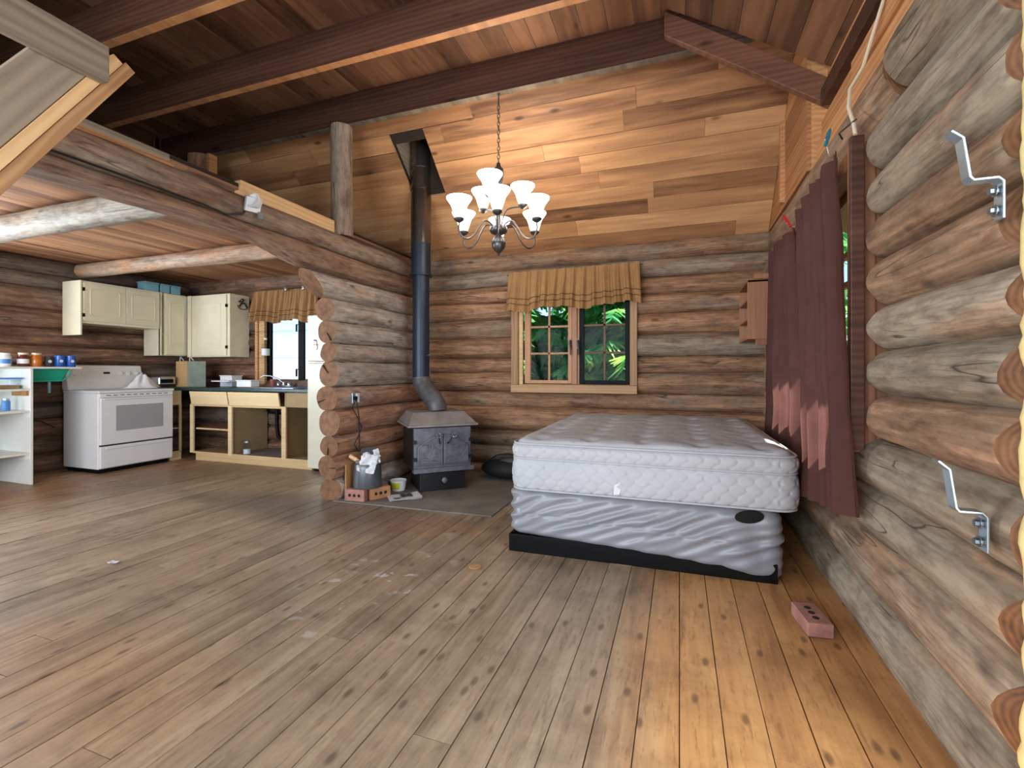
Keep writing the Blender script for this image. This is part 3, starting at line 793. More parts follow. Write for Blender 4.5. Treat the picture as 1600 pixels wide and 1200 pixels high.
for hx in (-1.075, -.992):
    hb = MB().box((hx - .014, 4.81, 1.36), (hx + .014, 4.836, 1.47)).tube([(hx, 4.81, 1.45), (hx, 4.785, 1.44), (hx + .006, 4.78, 1.38), (hx + .01, 4.785, 1.30)], [.010, .010, .009, .007], 8)
    hb.build('window_handle', M['pewter'], win1, smooth=True, bevel=.002)

win2 = struct(MB().box((-5.36, 4.84, .955), (-5.30, 4.97, 2.0)).box((-4.36, 4.84, .955), (-4.30, 4.97, 2.0)).box((-5.36, 4.84, .955), (-4.30, 4.97, .985)).box((-5.36, 4.84, 1.97), (-4.30, 4.97, 2.0)).build('window_2', M['whitepaint']))
piece('trim_board', (-5.415, 4.79, .93), (-5.365, 4.86, 2.0), M['orange'], win2, .006)
piece('reveal', (-5.35, 4.80, .95), (-5.255, 4.84, 2.0), M['yellow'], win2)
sm = MB().box((-5.30, 4.86, .985), (-5.20, 4.89, 1.97)).box((-4.735, 4.86, .985), (-4.64, 4.89, 1.97)).box((-5.2, 4.86, .985), (-4.735, 4.89, 1.01)).box((-5.2, 4.86, 1.95), (-4.735, 4.89, 1.97))
sm.build('casement', M['black'], win2, bevel=.002)
MB().box((-5.2, 4.873, 1.01), (-4.735, 4.877, 1.95)).build('pane', M['glass'], win2)
MB().box((-4.64, 4.873, .985), (-4.36, 4.877, 1.97)).build('pane', M['glass'], win2)
for zz in (1.11, 1.70): MB().box((-4.765, 4.845, zz - .05), (-4.75, 4.862, zz + .05)).box((-4.765, 4.845, zz + .04), (-4.735, 4.862, zz + .05)).build('window_handle', M['black'], win2)
for zz in (1.652, 1.303):
    tag(MB().box((-5.34, 4.70, zz - .005), (-4.35, 4.835, zz + .005)).build('glass_shelf', M['jarglass']), 'clear glass shelf across the kitchen window, ' + ('upper one' if zz > 1.5 else 'the one with the bottle'), 'shelf')
bt = thing('clear_bottle', 'clear squat bottle on the glass shelf of the kitchen window', 'bottle', (-5.20, 4.77, 1.309))
MB().lathe([(.0, 0), (.045, 0), (.05, .01), (.05, .15), (.03, .19), (.018, .21), (.018, .24)], 16).build('body', M['jarglass'], bt, smooth=True)
MB().lathe([(.0, .24), (.021, .24), (.021, .262), (0, .262)], 12).build('cap', M['white'], bt, smooth=True)
MB().open_lathe([(.0512, .03), (.0512, .12)], 16).build('paper_label', M['white'], bt, smooth=True)

win3 = struct(MB().box((.80, 2.42, .80), (.93, 2.465, 2.12)).box((.80, 4.20, .80), (.93, 4.25, 2.12)).box((.80, 2.42, .80), (.93, 4.25, .83)).box((.80, 2.42, 2.08), (.93, 4.25, 2.12)).build('window_3', M['shelfwood']))
piece('trim_board', (.71, 2.435, .79), (.80, 2.49, 2.13), M['shelfwood'], win3, .004)
piece('trim_board', (.70, 2.405, .79), (.75, 2.434, 2.15), M['beam'], win3, .003)
piece('trim_board', (.72, 2.49, 2.05), (.80, 4.25, 2.13), M['shelfwood'], win3, .004)
piece('sill_board', (.72, 2.44, .775), (.86, 4.25, .815), M['shelfwood'], win3, .004)
sm = MB().box((.84, 2.465, .83), (.88, 2.52, 2.08)).box((.84, 3.22, .83), (.88, 3.30, 2.08)).box((.84, 4.14, .83), (.88, 4.20, 2.08)).box((.84, 2.465, .83), (.88, 4.2, .89)).box((.84, 2.465, 2.03), (.88, 4.2, 2.08))
sm.build('casement', M['sash'], win3, bevel=.003)
mm = MB()
for zz in (1.60, 1.76): mm.box((.85, 2.52, zz - .015), (.875, 4.14, zz + .015))
mm.build('muntin', M['sash'], win3)
for a_, b_ in ((2.52, 3.22), (3.30, 4.14)):
    for za, zb in ((.89, 1.585), (1.615, 1.745), (1.775, 2.03)):
        MB().box((.862, a_, za), (.866, b_, zb)).build('pane', M['glass'], win3)

# ================================================================== OUTSIDE
struct(MB().box((-14, -8, -.9), (14, 20, -.6)).build('ground', plain('forest_floor', srgb(96, 92, 60), .95, 0, .4, 3)))
g = N('conifer_needles'); g.b.inputs['Roughness'].default_value = .6
f = g.noise(g.coords((1, 1, 1), False), 2.2, 4)
oc = g.ramp(f, [(.3, srgb(56, 140, 98)), (.5, srgb(104, 186, 118)), (.72, srgb(204, 232, 124))])
g.l(oc, g.b.inputs['Base Color']); tr = g.n('BsdfTranslucent'); g.l(oc, tr.inputs[0]); mx = g.n('MixShader'); mx.inputs[0].default_value = .55
g.l(g.b.outputs[0], mx.inputs[1]); g.l(tr.outputs[0], mx.inputs[2]); g.l(mx.outputs[0], g.t.nodes['Material Output'].inputs[0])
M['needle'] = g.m
bark = plain('bark', srgb(86, 66, 52), .9, 0, .3, 12)
def conifer(x, y, hgt, rad, n, seed, label):
    rn = random.Random(seed); t = thing('conifer_tree', label, 'tree', (x, y, -.6), 0, 'trees behind the cabin')
    MB().tube([(0, 0, 0), (.05, 0, hgt * .5), (0, 0, hgt)], [.16, .11, .02], 8).build('trunk', bark, t, smooth=True)
    fo = MB()
    for b in range(n):
        z0 = rn.uniform(.04, .98) ** 1.4 * hgt; a = rn.uniform(0, 6.283); L = rad * (1.1 - .8 * z0 / hgt) * rn.uniform(.7, 1.1)
        d = Vector((math.cos(a), math.sin(a), 0)); sd_ = Vector((-d.y, d.x, 0))
        for k in range(44):
            u = (k + rn.random()) / 44; p = d * (L * u) + Vector((0, 0, z0 - .30 * L * u * u + .05 * math.sin(u * 9)))
            for sgn in (-1, 1):
                ln = rn.uniform(.16, .40) * (1.15 - .6 * u)
                tip = p + sd_ * (sgn * ln * rn.uniform(.5, 1.)) + d * (ln * .5) + Vector((0, 0, -ln * rn.uniform(.2, 1.0)))
                w_ = d * rn.uniform(.02, .055) + Vector((0, 0, rn.uniform(-.02, .02)))
                fo.add([p - w_, p + w_, tip + w_ * .4, tip - w_ * .4], [(0, 1, 2, 3)])
    me = bpy.data.meshes.new('foliage'); me.from_pydata(fo.v, [], fo.f); me.materials.append(M['needle'])
    o = bpy.data.objects.new('foliage', me); C.objects.link(o); o.parent = t
conifer(-2.9, 8.0, 6.5, 1.7, 330, 1, 'slim drooping conifer close behind the cabin, beside the left casement')
conifer(-.7, 7.8, 6.0, 1.6, 330, 2, 'drooping conifer close behind the cabin, filling the black-framed casement')
conifer(1.6, 8.6, 7.5, 1.7, 190, 3, 'tall conifer behind the cabin towards the neighbouring blue wall')
conifer(-5.6, 9.2, 3.4, 1.5, 150, 4, 'low conifer outside the kitchen window')
conifer(-1.7, 10.8, 8.0, 2.4, 420, 5, 'broad conifer standing behind the two drooping ones')
porch = struct(MB().add([(.97, -1.5, 2.62), (1.5, -1.5, 2.42), (1.5, 5.2, 2.42), (.97, 5.2, 2.62), (.97, -1.5, 2.66), (1.5, -1.5, 2.46), (1.5, 5.2, 2.46), (.97, 5.2, 2.66)], [(0,3,2,1),(4,5,6,7),(0,1,5,4),(1,2,6,5),(2,3,7,6),(3,0,4,7)]).build('porch_roof', M['sash']))
sid = struct(MB().box((3.4, .5, -.6), (3.5, 8, 2.3)).build('neighbour_wall', plain('pale_blue_boards', srgb(186, 204, 222), .7, 0, .05)))
for i in range(19): piece('plank', (3.385, .5, -.6 + i * .15), (3.40, 8, -.6 + i * .15 + .146), sid.data.materials[0], sid)

# ================================================================== CURTAINS
def sheet(fn, nu, nv):
    m = MB(); vs = [fn(i / nu, j / nv) for j in range(nv + 1) for i in range(nu + 1)]
    m.add(vs, [(j*(nu+1)+i, j*(nu+1)+i+1, (j+1)*(nu+1)+i+1, (j+1)*(nu+1)+i) for j in range(nv) for i in range(nu)])
    return m
def curtain(name, label, top, bot, folds, seed, xb=.645):
    """top/bot: (y near, z near, y far, z far)"""
    def fn(u, v):
        y = (top[0] + (top[2] - top[0]) * u) * (1 - v) + (bot[0] + (bot[2] - bot[0]) * u) * v
        sag = .05 * math.sin(math.pi * ((u * 2.0) % 1.0)) * (1 - v) ** 2 * .6
        zt = top[1] + (top[3] - top[1]) * u - sag; zb = bot[1] + (bot[3] - bot[1]) * u
        z = zt * (1 - v) + zb * v
        ph = u * folds * 6.283 + 1.2 * noise.noise(Vector((u * 3, v * 1.2, seed)))
        am = .036 + .012 * noise.noise(Vector((u * 5, v * 2, seed + 5)))
        am *= (.75 + .35 * v); pl = .006 * math.sin(u * folds * 3.1 * 6.283) * (1 - v)
        x = xb + am * math.sin(ph) + .35 * am * math.sin(2.3 * ph + seed) + pl + .010 * noise.noise(Vector((u * 2, v * 6, seed)))
        return (x, y + .014 * math.cos(ph * 1.0), z)
    o = sheet(fn, 130, 60).build(name, M['curtain'], smooth=180)
    return tag(o, label, 'curtain')
curtain('long_curtain', 'plum brown curtain panel held by the turquoise clothes peg, hanging to the lower logs', (2.50, 2.14, 3.18, 2.07), (2.26, .53, 3.0, .45), 4.4, 2, .662)
curtain('long_curtain', 'plum brown curtain panel held by the red clothes peg, falling behind the mattress', (3.52, 2.09, 4.36, 2.11), (3.14, .50, 4.48, .46), 4.6, 9, .70)
def peg(mat, loc, rot, label):
    t = thing('clothes_peg', label, 'clothes peg', loc, rot=rot)
    for s_ in (-1, 1): MB().prism([(-.006, -.045), (.006, -.045), (.007, .03), (.003, .05), (-.003, .05), (-.006, .03)], .001, .007).build('jaw', mat, t, rot=(0, 0 if s_ > 0 else math.pi, 0))
    MB().tube([(-.008, .0, 0), (.008, .0, 0)], .006, 8).build('spring', M['bolt'], t)
    tg = MB().tube([(-.01, -.01, 0), (.03, -.05, -.03), (.05, -.03, -.06)], .0015, 5).build('string', M['white'], t)
    return t
peg(M['bluepin'], (.625, 2.45, 2.175), (R(70), R(20), R(10)), 'turquoise clothes peg pinching the top of the long curtain')
peg(M['red'], (.665, 3.50, 2.115), (R(75), R(-25), R(10)), 'red clothes peg pinching the top of the farther curtain')
def valance(name, label, x0, x1, zt0, zt1, zb0, zb1, y, folds, seed, splits=()):
    def srf(u, v, off=0):
        fl = .015 + .02 * v
        ph = u * folds * 6.283 + 2.0 * noise.noise(Vector((u * 4, v * .6, seed)))
        dy = fl * math.sin(ph) + .4 * fl * math.sin(2.1 * ph + seed) - .045 * v + .006 * math.sin(u * folds * 22) * (1 - v)
        sc = (.020 * math.sin(u * 13 + seed) + .010 * math.sin(u * 29)) * v
        zt = zt0 + (zt1 - zt0) * u; zb = zb0 + (zb1 - zb0) * u
        xx = x0 + (x1 - x0) * u + (u - .5) * .05 * v
        return (xx, y + dy - off, zt + (zb - zt) * v + sc)
    t = thing(name, label, 'valance', ((x0 + x1) / 2, y, zb0))
    def loc(p): return (p[0] - t.location.x, p[1] - t.location.y, p[2] - t.location.z)
    sheet(lambda u, v: loc(srf(u, v)), 150, 24).build('cloth', M['tan'], t, smooth=180)
    for vv in (.68, .82):
        MB().tube([loc(srf(i / 120, vv, .004)) for i in range(121)], .0032, 5).build('stitched_band', M['stitch'], t)
    MB().tube([loc((x0 - .03, y + .03, zt0 - .02)), loc((x1 + .03, y + .03, zt1 - .02))], .008, 8).build('rod', M['pewter'], t)
    return t
valance('window_valance', 'gathered tan valance with two brown bands over the back window', -1.735, -.37, 2.19, 2.205, 1.775, 1.80, 4.745, 13, 3)
valance('window_valance', 'gathered tan valance with two brown bands over the kitchen window', -5.395, -4.32, 2.20, 2.195, 1.785, 1.775, 4.765, 10, 6)
kv = [o for o in C.objects if o.name.startswith('window_valance') and o.location.x < -3][0]
for xx in (-4.79, -4.50):
    MB().lathe([(.0, -.015), (.022, -.012), (.03, 0), (.022, .012), (0, .015)], 14, M=Matrix.Rotation(R(90), 4, 'X')).build('rod_knob', M['steel'], kv, Vector((xx, 4.70, 2.19)) - kv.location, smooth=True)

# ================================================================== BED
def rrect(hx, hy, rad, n):
    """points and outward normals round a rounded rectangle, evenly spaced"""
    segs = []; per = 4 * (hx + hy - 2 * rad) + 2 * math.pi * rad; out = []
    for i in range(n):
        s_ = per * i / n
        for (cx, cy, a0, dx, dy, L) in ((hx - rad, -hy + rad, -90, 0, 1, 2 * (hy - rad)), (hx - rad, hy - rad, 0, -1, 0, 2 * (hx - rad)), (-hx + rad, hy - rad, 90, 0, -1, 2 * (hy - rad)), (-hx + rad, -hy + rad, 180, 1, 0, 2 * (hx - rad))):
            q_ = math.pi / 2 * rad
            if s_ < q_:
                a = R(a0) + s_ / rad; out.append((cx + rad * math.cos(a), cy + rad * math.sin(a), math.cos(a), math.sin(a), i / n * per)); break
            s_ -= q_
            if s_ < L:
                a = R(a0 + 90); out.append((cx + rad * math.cos(a) + dx * s_, cy + rad * math.sin(a) + dy * s_, math.cos(a), math.sin(a), i / n * per)); break
            s_ -= L
        else: out.append(out[-1])
    return out
def hexq(s_, z):
    """quilted cells: soft pillows parted by stitched seams in a honeycomb"""
    a = .082; b = a * .80
    best = []
    for ry in range(int(z / (b * .75)) - 1, int(z / (b * .75)) + 3):
        ox = (a / 2 if ry % 2 else 0)
        cx = round((s_ - ox) / a) * a + ox
        for k in (-1, 0, 1):
            best.append(math.hypot((s_ - cx - k * a), (z - ry * b * .75) * 1.15))
    best.sort(); return min(1, (best[1] - best[0]) / .014)
bed = thing('mattress', 'white queen mattress with quilted sides and button tufts on the wrinkled box spring', 'mattress', (-.215, 3.745, .397), R(.7))
hx, hy, H = .785, .985, .285
NP = 1000; pts = rrect(hx, hy, .09, NP)
prof = [0.0 + .012 * i for i in range(17)]     # side below the upper seam
mb = MB(); rows = []
for z in [.0, .006] + [.012 + .0095 * i for i in range(28)] + [H - .004, H]:
    row = []
    for (x, y, nx, ny, s_) in pts:
        e = min(z, H - z); rn_ = -.02 * max(0, 1 - e / .02) ** 2
        sm = -.010 * math.exp(-((z - .195) / .006) ** 2)
        hq = .0085 * hexq(s_, z) * min(1, e / .012)
        bul = .012 * math.sin(math.pi * min(1, z / .195)) if z < .195 else .010 * math.sin(math.pi * (z - .195) / (H - .195))
        o = rn_ + sm + hq + bul
        row.append((x + nx * o, y + ny * o, z))
    rows.append(row)
tf = [(tx, ty) for tx in [(-.62 + .31 * i) for i in range(5)] for ty in [(-.88 + .25 * j) for j in range(8)]]
def topz(x, y):
    e = min(hx - abs(x), hy - abs(y)); z = H + .035 * (1 - max(0, 1 - e / .10) ** 2)
    for tx, ty in tf:
        d = math.hypot(x - tx, (y - ty))
        if d < .16: z -= .022 * math.exp(-(d / .035) ** 2) + .006 * math.exp(-(d / .09) ** 2)
    z += .006 * noise.noise(Vector((x * 5, y * 5, 1))) + .003 * noise.noise(Vector((x * 14, y * 14, 4)))
    return z
K = 44
for k in range(1, K + 1):
    t = 1 - (k / K); row = []
    for (x, y, nx, ny, s_) in pts: row.append((x * t, y * t, topz(x * t, y * t)))
    rows.append(row)
vs = [p for r_ in rows for p in r_]; n = NP
fs = [(j*n+i, j*n+(i+1) % n, (j+1)*n+(i+1) % n, (j+1)*n+i) for j in range(len(rows) - 1) for i in range(n)]
fs.append(tuple(range(n - 1, -1, -1)))
mb.add(vs, fs); mb.build('ticking', M['mattress'], bed, smooth=60)
for z, o in ((.195, .008), (H, .004), (.004, .006)):
    ring = [(x + nx * o, y + ny * o, z) for (x, y, nx, ny, s_) in pts[::3]]; ring.append(ring[0])
    MB().tube(ring, .006, 6, cap=False).build('piping', M['mattress'], bed, smooth=True)
for k, (tx, ty) in enumerate(tf[::1]):
    if ty < -.3: MB().lathe([(0, 0), (.016, .002), (.018, .006), (.010, .010), (0, .011)], 10).build('tuft_button', M['mattress'], bed, (tx, ty, topz(tx, ty) - .001), smooth=True)
MB().prism([(-.02, 0), (.012, .004), (.022, .05), (.014, .09), (-.004, .125), (-.012, .09), (-.018, .04)], 0, .003).build('torn_label', M['paper'], bed, (-.135, -hy - .020, .02), (R(84), 0, R(6)), smooth=False)

spring = thing('box_spring', 'box spring in a wrinkled grey white cover, sagging at its right corner', 'box spring', (-.265, 3.765, 0), R(.9))
hx, hy = .765, .985; rows = []; pts = rrect(hx, hy, .085, 640)
NV = 34
for j in range(NV + 1):
    v = j / NV; row = []
    for (x, y, nx, ny, s_) in pts:
        tx = (x + hx) / (2 * hx); zb = .112 - .088 * tx ** 1.3 - .02 * max(0, tx - .8) / .2 + (0 if y < 0 else .03 * tx)
        zt = .392 - .012 * tx; z = zb + (zt - zb) * v
        wr = 0
        dd = x * .62 - z * 1.5
        en = math.exp(-((v - .55) / .42) ** 2)
        wr += .010 * en * (1 - abs(2 * ((dd * 7.0 + .8 * noise.noise(Vector((x * 2, z * 3, 0)))) % 1) - 1)) ** 3
        wr += .007 * en * math.sin(dd * 61 + 3 * noise.noise(Vector((x * 3, z * 4, 7))))
        if tx > .72: wr += .010 * math.sin((tx * 6.283 * 7) + z * 9) * (tx - .72) / .28
        wr += .008 * noise.noise(Vector((x * 4, z * 8, y * 4)))
        e = min(v, 1 - v); rn_ = -.03 * max(0, 1 - e / .12) ** 2
        seam = -.006 * math.exp(-((v - .48) / .02) ** 2)
        o = wr + rn_ + seam
        row.append((x + nx * o, y + ny * o, z))
    rows.append(row)
rows.append([(x * .5, y * .5, .385) for (x, y, *_) in pts]); rows.append([(0, 0, .385)] * len(pts))
n = len(pts); vs = [p for r_ in rows for p in r_]
fs = [(j*n+i, j*n+(i+1) % n, (j+1)*n+(i+1) % n, (j+1)*n+i) for j in range(len(rows) - 1) for i in range(n)]; fs.append(tuple(range(n - 1, -1, -1)))
MB().add(vs, fs).build('cover', M['cover'], spring, smooth=70)
MB().lathe([(0, -.001), (.055, 0), (.052, .003), (0, .004)], 20, M=Matrix.Diagonal((1.3, .62, 1, 1))).build('tear', M['black'], spring, (.60, -hy - .012, .352), (R(82), R(-8), 0))
fr = MB().box((-.765, -.975, 0), (.74, -.94, .105)).box((-.765, .94, 0), (.74, .975, .105)).box((-.765, -.975, 0), (-.73, .975, .105)).box((.70, -.975, 0), (.735, .975, .03))
fr.box((-.73, -.94, .01), (.70, .94, .03)).build('frame', M['black'], spring, bevel=.004)

# ================================================================== CHANDELIER
CX, CY = -1.375, 3.52
ch = thing('chandelier', 'pewter nine-light chandelier with lit frosted bell shades on a chain', 'chandelier', (CX, CY, 2.06))
lat = Vector((.9415, .337, 0)); dep = Vector((-.337, .9415, 0))
MB().lathe([(0, 0), (.012, .004), (.010, .022), (.022, .032), (.05, .062), (.058, .10), (.048, .14), (.026, .160), (.026, .168), (.062, .185), (.075, .205), (.070, .230), (.03, .245), (.018, .26), (.014, .40), (.018, .52), (.030, .60), (.042, .66), (.040, .70), (.020, .72), (.014, .75), (0, .752)], 24).build('stem', M['pewter'], ch, smooth=50)
lk = MB(); z = .75
k = 0
while z < 1.24:
    ring = []
    for i in range(13):
        a = 2 * math.pi * i / 12; u, w_ = .011 * math.cos(a), .021 * math.sin(a)
        ring.append((u, 0, z + .018 + w_) if k % 2 else (0, u, z + .018 + w_))
    lk.tube(ring, .0028, 5, cap=False); z += .033; k += 1
lk.build('chain', M['pewter'], ch, smooth=True)
MB().lathe([(0, 1.309), (.012, 1.309), (.012, 1.30), (.005, 1.29), (.005, 1.25), (0, 1.25)], 12).build('ceiling_hook', M['pewter'], ch, smooth=50)
shade_prof = [(.026, .0), (.034, .012), (.044, .04), (.054, .075), (.066, .105), (.084, .130), (.096, .148), (.099, .156), (.095, .156), (.080, .132), (.062, .105), (.050, .075), (.040, .042), (.028, .014), (.0, .010)]
def chand_arm(r, ang_, zs, low):
    d = lat * math.cos(ang_) + dep * math.sin(ang_)
    if low: pr = [(.03, .215), (.08, .26), (.13, .262), (.17, .215), (.21, .15), (.26, .105), (.31, .105), (r, .15), (r, zs)]
    else: pr = [(.02, .22), (.035, .30), (.06, .37), (.12, .40), (.18, .41), (r, .43), (r, zs)]
    # smooth the path
    P_ = [d * a + Vector((0, 0, b)) for a, b in pr]; out = []
    for i in range(len(P_) - 1):
        p0, p1, p2, p3 = P_[max(i-1, 0)], P_[i], P_[i+1], P_[min(i+2, len(P_)-1)]
        for j in range(5):
            t_ = j / 5; out.append(.5 * ((2*p1) + (-p0+p2)*t_ + (2*p0-5*p1+4*p2-p3)*t_*t_ + (-p0+3*p1-3*p2+p3)*t_**3))
    out.append(P_[-1])
    arm = MB().tube(out, .0065, 8).build('arm', M['pewter'], ch, smooth=True)
    b = d * r
    MB().lathe([(0, -.012), (.014, -.008), (.036, .008), (.040, .022), (.030, .030), (0, .030)], 16, c=(b.x, b.y, zs)).build('cup', M['pewter'], arm, smooth=50)
    MB().lathe(shade_prof, 24, c=(b.x, b.y, zs + .024)).build('glass_shade', M['frost'], arm, smooth=60)
for i in range(6): chand_arm(.345, R(-90 + 60 * i), .225, True)
for a in (12, 132, 252): chand_arm(.20, R(a), .405, False)

# ================================================================== WOOD STOVE AND PIPE
stv = thing('wood_stove', 'grey cast iron wood stove with arched double doors, set across the corner', 'wood stove', (-2.30, 4.15, 0), R(43))
stv.scale = (.91, .94, 1)
MB().box((-.24, -.30, .008), (.24, .14, .20)).build('pedestal', M['irondark'], stv, bevel=.006)
MB().lathe([(0, 0), (.028, 0), (.028, .01), (.018, .016), (0, .018)], 16).build('ash_knob', M['iron'], stv, (.02, -.30, .10), (R(90), 0, 0), smooth=50)
MB().box((-.31, -.30, .20), (.31, .22, .615)).build('firebox', M['irondark'], stv, bevel=.01)
MB().box((-.315, -.38, .195), (.315, -.30, .215)).box((-.315, -.385, .195), (.315, -.375, .235)).build('ash_lip', M['iron'], stv, bevel=.004)
MB().box((-.30, -.315, .215), (.30, -.29, .60)).build('front_plate', M['iron'], stv, bevel=.004)
for sg in (-1, 1):
    poly = [(sg * .003, .0), (sg * .272, 0), (sg * .272, .17)]
    for i in range(9):
        a = i / 8; x = .272 * (1 - a) + .003 * a; poly.append((sg * x, .17 + .115 * math.sin(math.pi / 2 * a)))
    if sg < 0: poly = poly[::-1]
    dm = MB().prism(poly, 0, .022)
    dr = dm.build('door', M['iron'], stv, (0, -.315, .255), (R(90), 0, 0), bevel=.006)
    rl = MB()   # cast relief: a rim and branching ribs
    rim = [(p[0] * .88 + sg * .016, p[1] * .86 + .02) for p in poly]; rim.append(rim[0])
    rl.tube([(x, y, .022) for x, y in rim], .005, 6)
    rn = random.Random(4 + sg)
    for i in range(26):
        x0 = sg * rn.uniform(.03, .24); y0 = rn.uniform(.03, .20); a = rn.uniform(0, 3.14); L = rn.uniform(.015, .045)
        rl.tube([(x0 - L * math.cos(a), y0 - L * .5 * math.sin(a), .022), (x0, y0 + .006, .025), (x0 + L * math.cos(a), y0 + L * .5 * math.sin(a), .022)], .0035, 5)
    rl.build('relief', M['iron'], dr, smooth=True)
    hd = MB().tube([(sg * .04, -.34, .455), (sg * .05, -.375, .47), (sg * (.09 if sg > 0 else .06), -.385, .53)], .007, 8)
    hd.build('handle_rod', M['irondark'], dr, (0, -.255, -.315), (R(-90), 0, 0), smooth=True)
    hx_, hz_ = sg * (.10 if sg > 0 else .065), .535
    coil = [(hx_ + .022 * math.cos(i * .55) , -.385 - .006 * math.sin(i * .55 * 5), hz_ + .022 * math.sin(i * .55)) for i in range(24)]
    MB().tube(coil, .006, 6).build('coil_handle', M['steel'], dr, (0, -.255, -.315), (R(-90), 0, 0), smooth=True)
    for zz in (.30, .46): MB().box((sg * .30 - .02, -.345, zz), (sg * .30 + .02, -.31, zz + .03)).build('hinge', M['irondark'], dr, (0, -.255, -.315), (R(-90), 0, 0))
tp = MB().box((-.37, -.36, .612), (.37, .27, .632)); tp.build('top_plate', M['irontop'], stv, bevel=.005)
MB().add([(-.36, -.34, .632), (.36, -.34, .632), (.36, .26, .632), (-.36, .26, .632), (-.28, -.17, .735), (.28, -.17, .735), (.28, .22, .735), (-.28, .22, .735)],
   [(0,3,2,1),(4,5,6,7),(0,1,5,4),(1,2,6,5),(2,3,7,6),(3,0,4,7)]).build('hood', M['irontop'], stv, bevel=.008)
pipe = thing('stove_pipe', 'black stove pipe with a grey elbow, rising from the stove through the ceiling', 'stove pipe', (-2.53, 4.26, 0))
EX, EY = .245, -.09
pa = []
for i in range(19):
    t_ = i / 18; sm_ = t_ * t_ * (3 - 2 * t_)
    pa.append((EX * (1 - sm_), EY * (1 - sm_), .737 + .33 * t_))
rr_ = [.094 + .004 * (i % 3 == 0) for i in range(19)]
MB().tube(pa, rr_, 24).build('elbow', M['pipeflex'], pipe, smooth=60)
MB().lathe([(0, 1.06), (.088, 1.06), (.088, 1.53), (.091, 1.53), (.091, 1.545), (.088, 1.545), (.088, 2.12), (0, 2.12)], 28).build('black_section', M['pipe'], pipe, smooth=50)
MB().lathe([(0, 2.115), (.116, 2.115), (.116, 2.135), (.102, 2.14), (.102, 2.45), (0, 2.45)], 28).build('collar_section', M['pipe'], pipe, smooth=50)
MB().lathe([(0, 2.45), (.104, 2.45), (.104, 3.0), (.110, 3.0), (.110, 3.03), (.104, 3.03), (.104, 3.22), (.110, 3.22), (.110, 3.24), (.104, 3.24), (.104, 4.3), (0, 4.3)], 28).build('smoked_section', M['pipeshiny'], pipe, smooth=50)
MB().tube([(.085, -.02, 1.295), (.115, -.03, 1.295), (.125, -.03, 1.31), (.115, -.03, 1.32)], .004, 6).build('damper_handle', M['steel'], pipe)
hearth = struct(MB().prism([(-2.83, 3.30), (-1.37, 3.36), (-1.36, 4.82), (-2.80, 4.82)], -.002, .008).build('hearth_floor', M['hearth'], bevel=.002))

# things around the stove
def brick(label, loc, rot, mat, group=None):
    t = thing('brick', label, 'brick', loc, rot=rot, group=group)
    L, D, W = .19, .06, .10     # holes run through the D direction
    MB().box((-L / 2, -D / 2, 0), (L / 2, D / 2, W)).build('body', mat, t, bevel=.004)
    for i in (-1, 0, 1):
        for s_ in (-1, 1): MB().cyl((i * .045, s_ * (D / 2 - .004), W / 2), (i * .045, s_ * (D / 2 + .0012), W / 2), .014, 14).build('hole', M['hole'], t)
    return t
brick('pink brick with three holes, standing on edge beside the partition end', (-2.64, 3.365, .009), (0, 0, R(6)), M['brick'])
brick('tan brick standing on edge behind the pink one, under the ash bucket', (-2.50, 3.50, .009), (0, 0, R(62)), M['bricktan'])
b_ = brick('reddish brick lying flat on the bare floor against the right wall', (.637, 2.41, .031), (R(90), 0, 0), M['brick'])
b_.rotation_euler = (R(-90), 0, R(98)); b_.location = (.60, 2.405, .031)
bk = thing('ash_bucket', 'grey zinc ash bucket stuffed with crumpled paper, standing on bricks', 'bucket', (-2.60, 3.47, .110), R(10))
MB().open_lathe([(.0, .0), (.118, .0), (.122, .01), (.118, .17), (.112, .20), (.106, .21), (.108, .20), (.114, .16), (.114, .02), (.0, .012)], 28).build('body', M['bucket'], bk, smooth=50)
MB().box((-.09, -.055, .195), (-.02, .02, .235)).build('spout', M['bucket'], bk, bevel=.006)
MB().lathe([(0, -.05), (.017, -.05), (.017, .05), (0, .05)], 14).build('wooden_grip', M['yellow'], bk, (-.115, -.02, .245), (0, R(-62), 0), smooth=50)
def crumple(name, parent, mat, loc, rot, sx, sy, seed, amp=.03, n=14):
    rn = random.Random(seed)
    def fn(u, v):
        return ((u - .5) * sx + .012 * noise.noise(Vector((u * 7, v * 7, seed + 3))), (v - .5) * sy + .012 * noise.noise(Vector((v * 7, u * 7, seed))), amp * noise.noise(Vector((u * 3.3, v * 3.3, seed))))
    return sheet(fn, n, n).build(name, mat, parent, loc, rot)
crumple('paper', bk, M['paper'], (.045, -.085, .22), (R(70), R(8), 0), .15, .16, 3)
crumple('paper', bk, M['paper'], (.06, -.03, .26), (R(60), R(-20), R(10)), .13, .13, 5)
crumple('dark_card', bk, M['ink'], (.0, .0, .295), (R(68), R(-12), 0), .13, .10, 8, .006)
crumple('paper', bk, M['paper'], (-.02, .03, .23), (R(20), R(-20), R(10)), .13, .13, 9)
tag(MB().box((-.075, -.008, 0), (.075, .008, .30)).build('cardboard_sheet', M['card'], None, (-2.766, 3.46, .010), (R(0), 0, R(88)), bevel=.002), 'upright brown cardboard sheet leaning at the partition log ends', 'cardboard')
tb = thing('plastic_tub', 'white tub with a lime label on the hearth beside the stove', 'tub', (-2.50, 3.80, .009))
tb.scale = (1.15, 1.15, 1.2)
MB().open_lathe([(0, 0), (.052, 0), (.066, .075), (.069, .078), (.066, .080), (.062, .075), (.049, .006), (0, .006)], 24).build('body', M['white'], tb, smooth=50)
MB().open_lathe([(.0560, .015), (.0664, .068)], 24).build('paper_label', M['yellowpl'], tb, smooth=50)
tb.children[1].data.transform(Matrix.Identity(4))
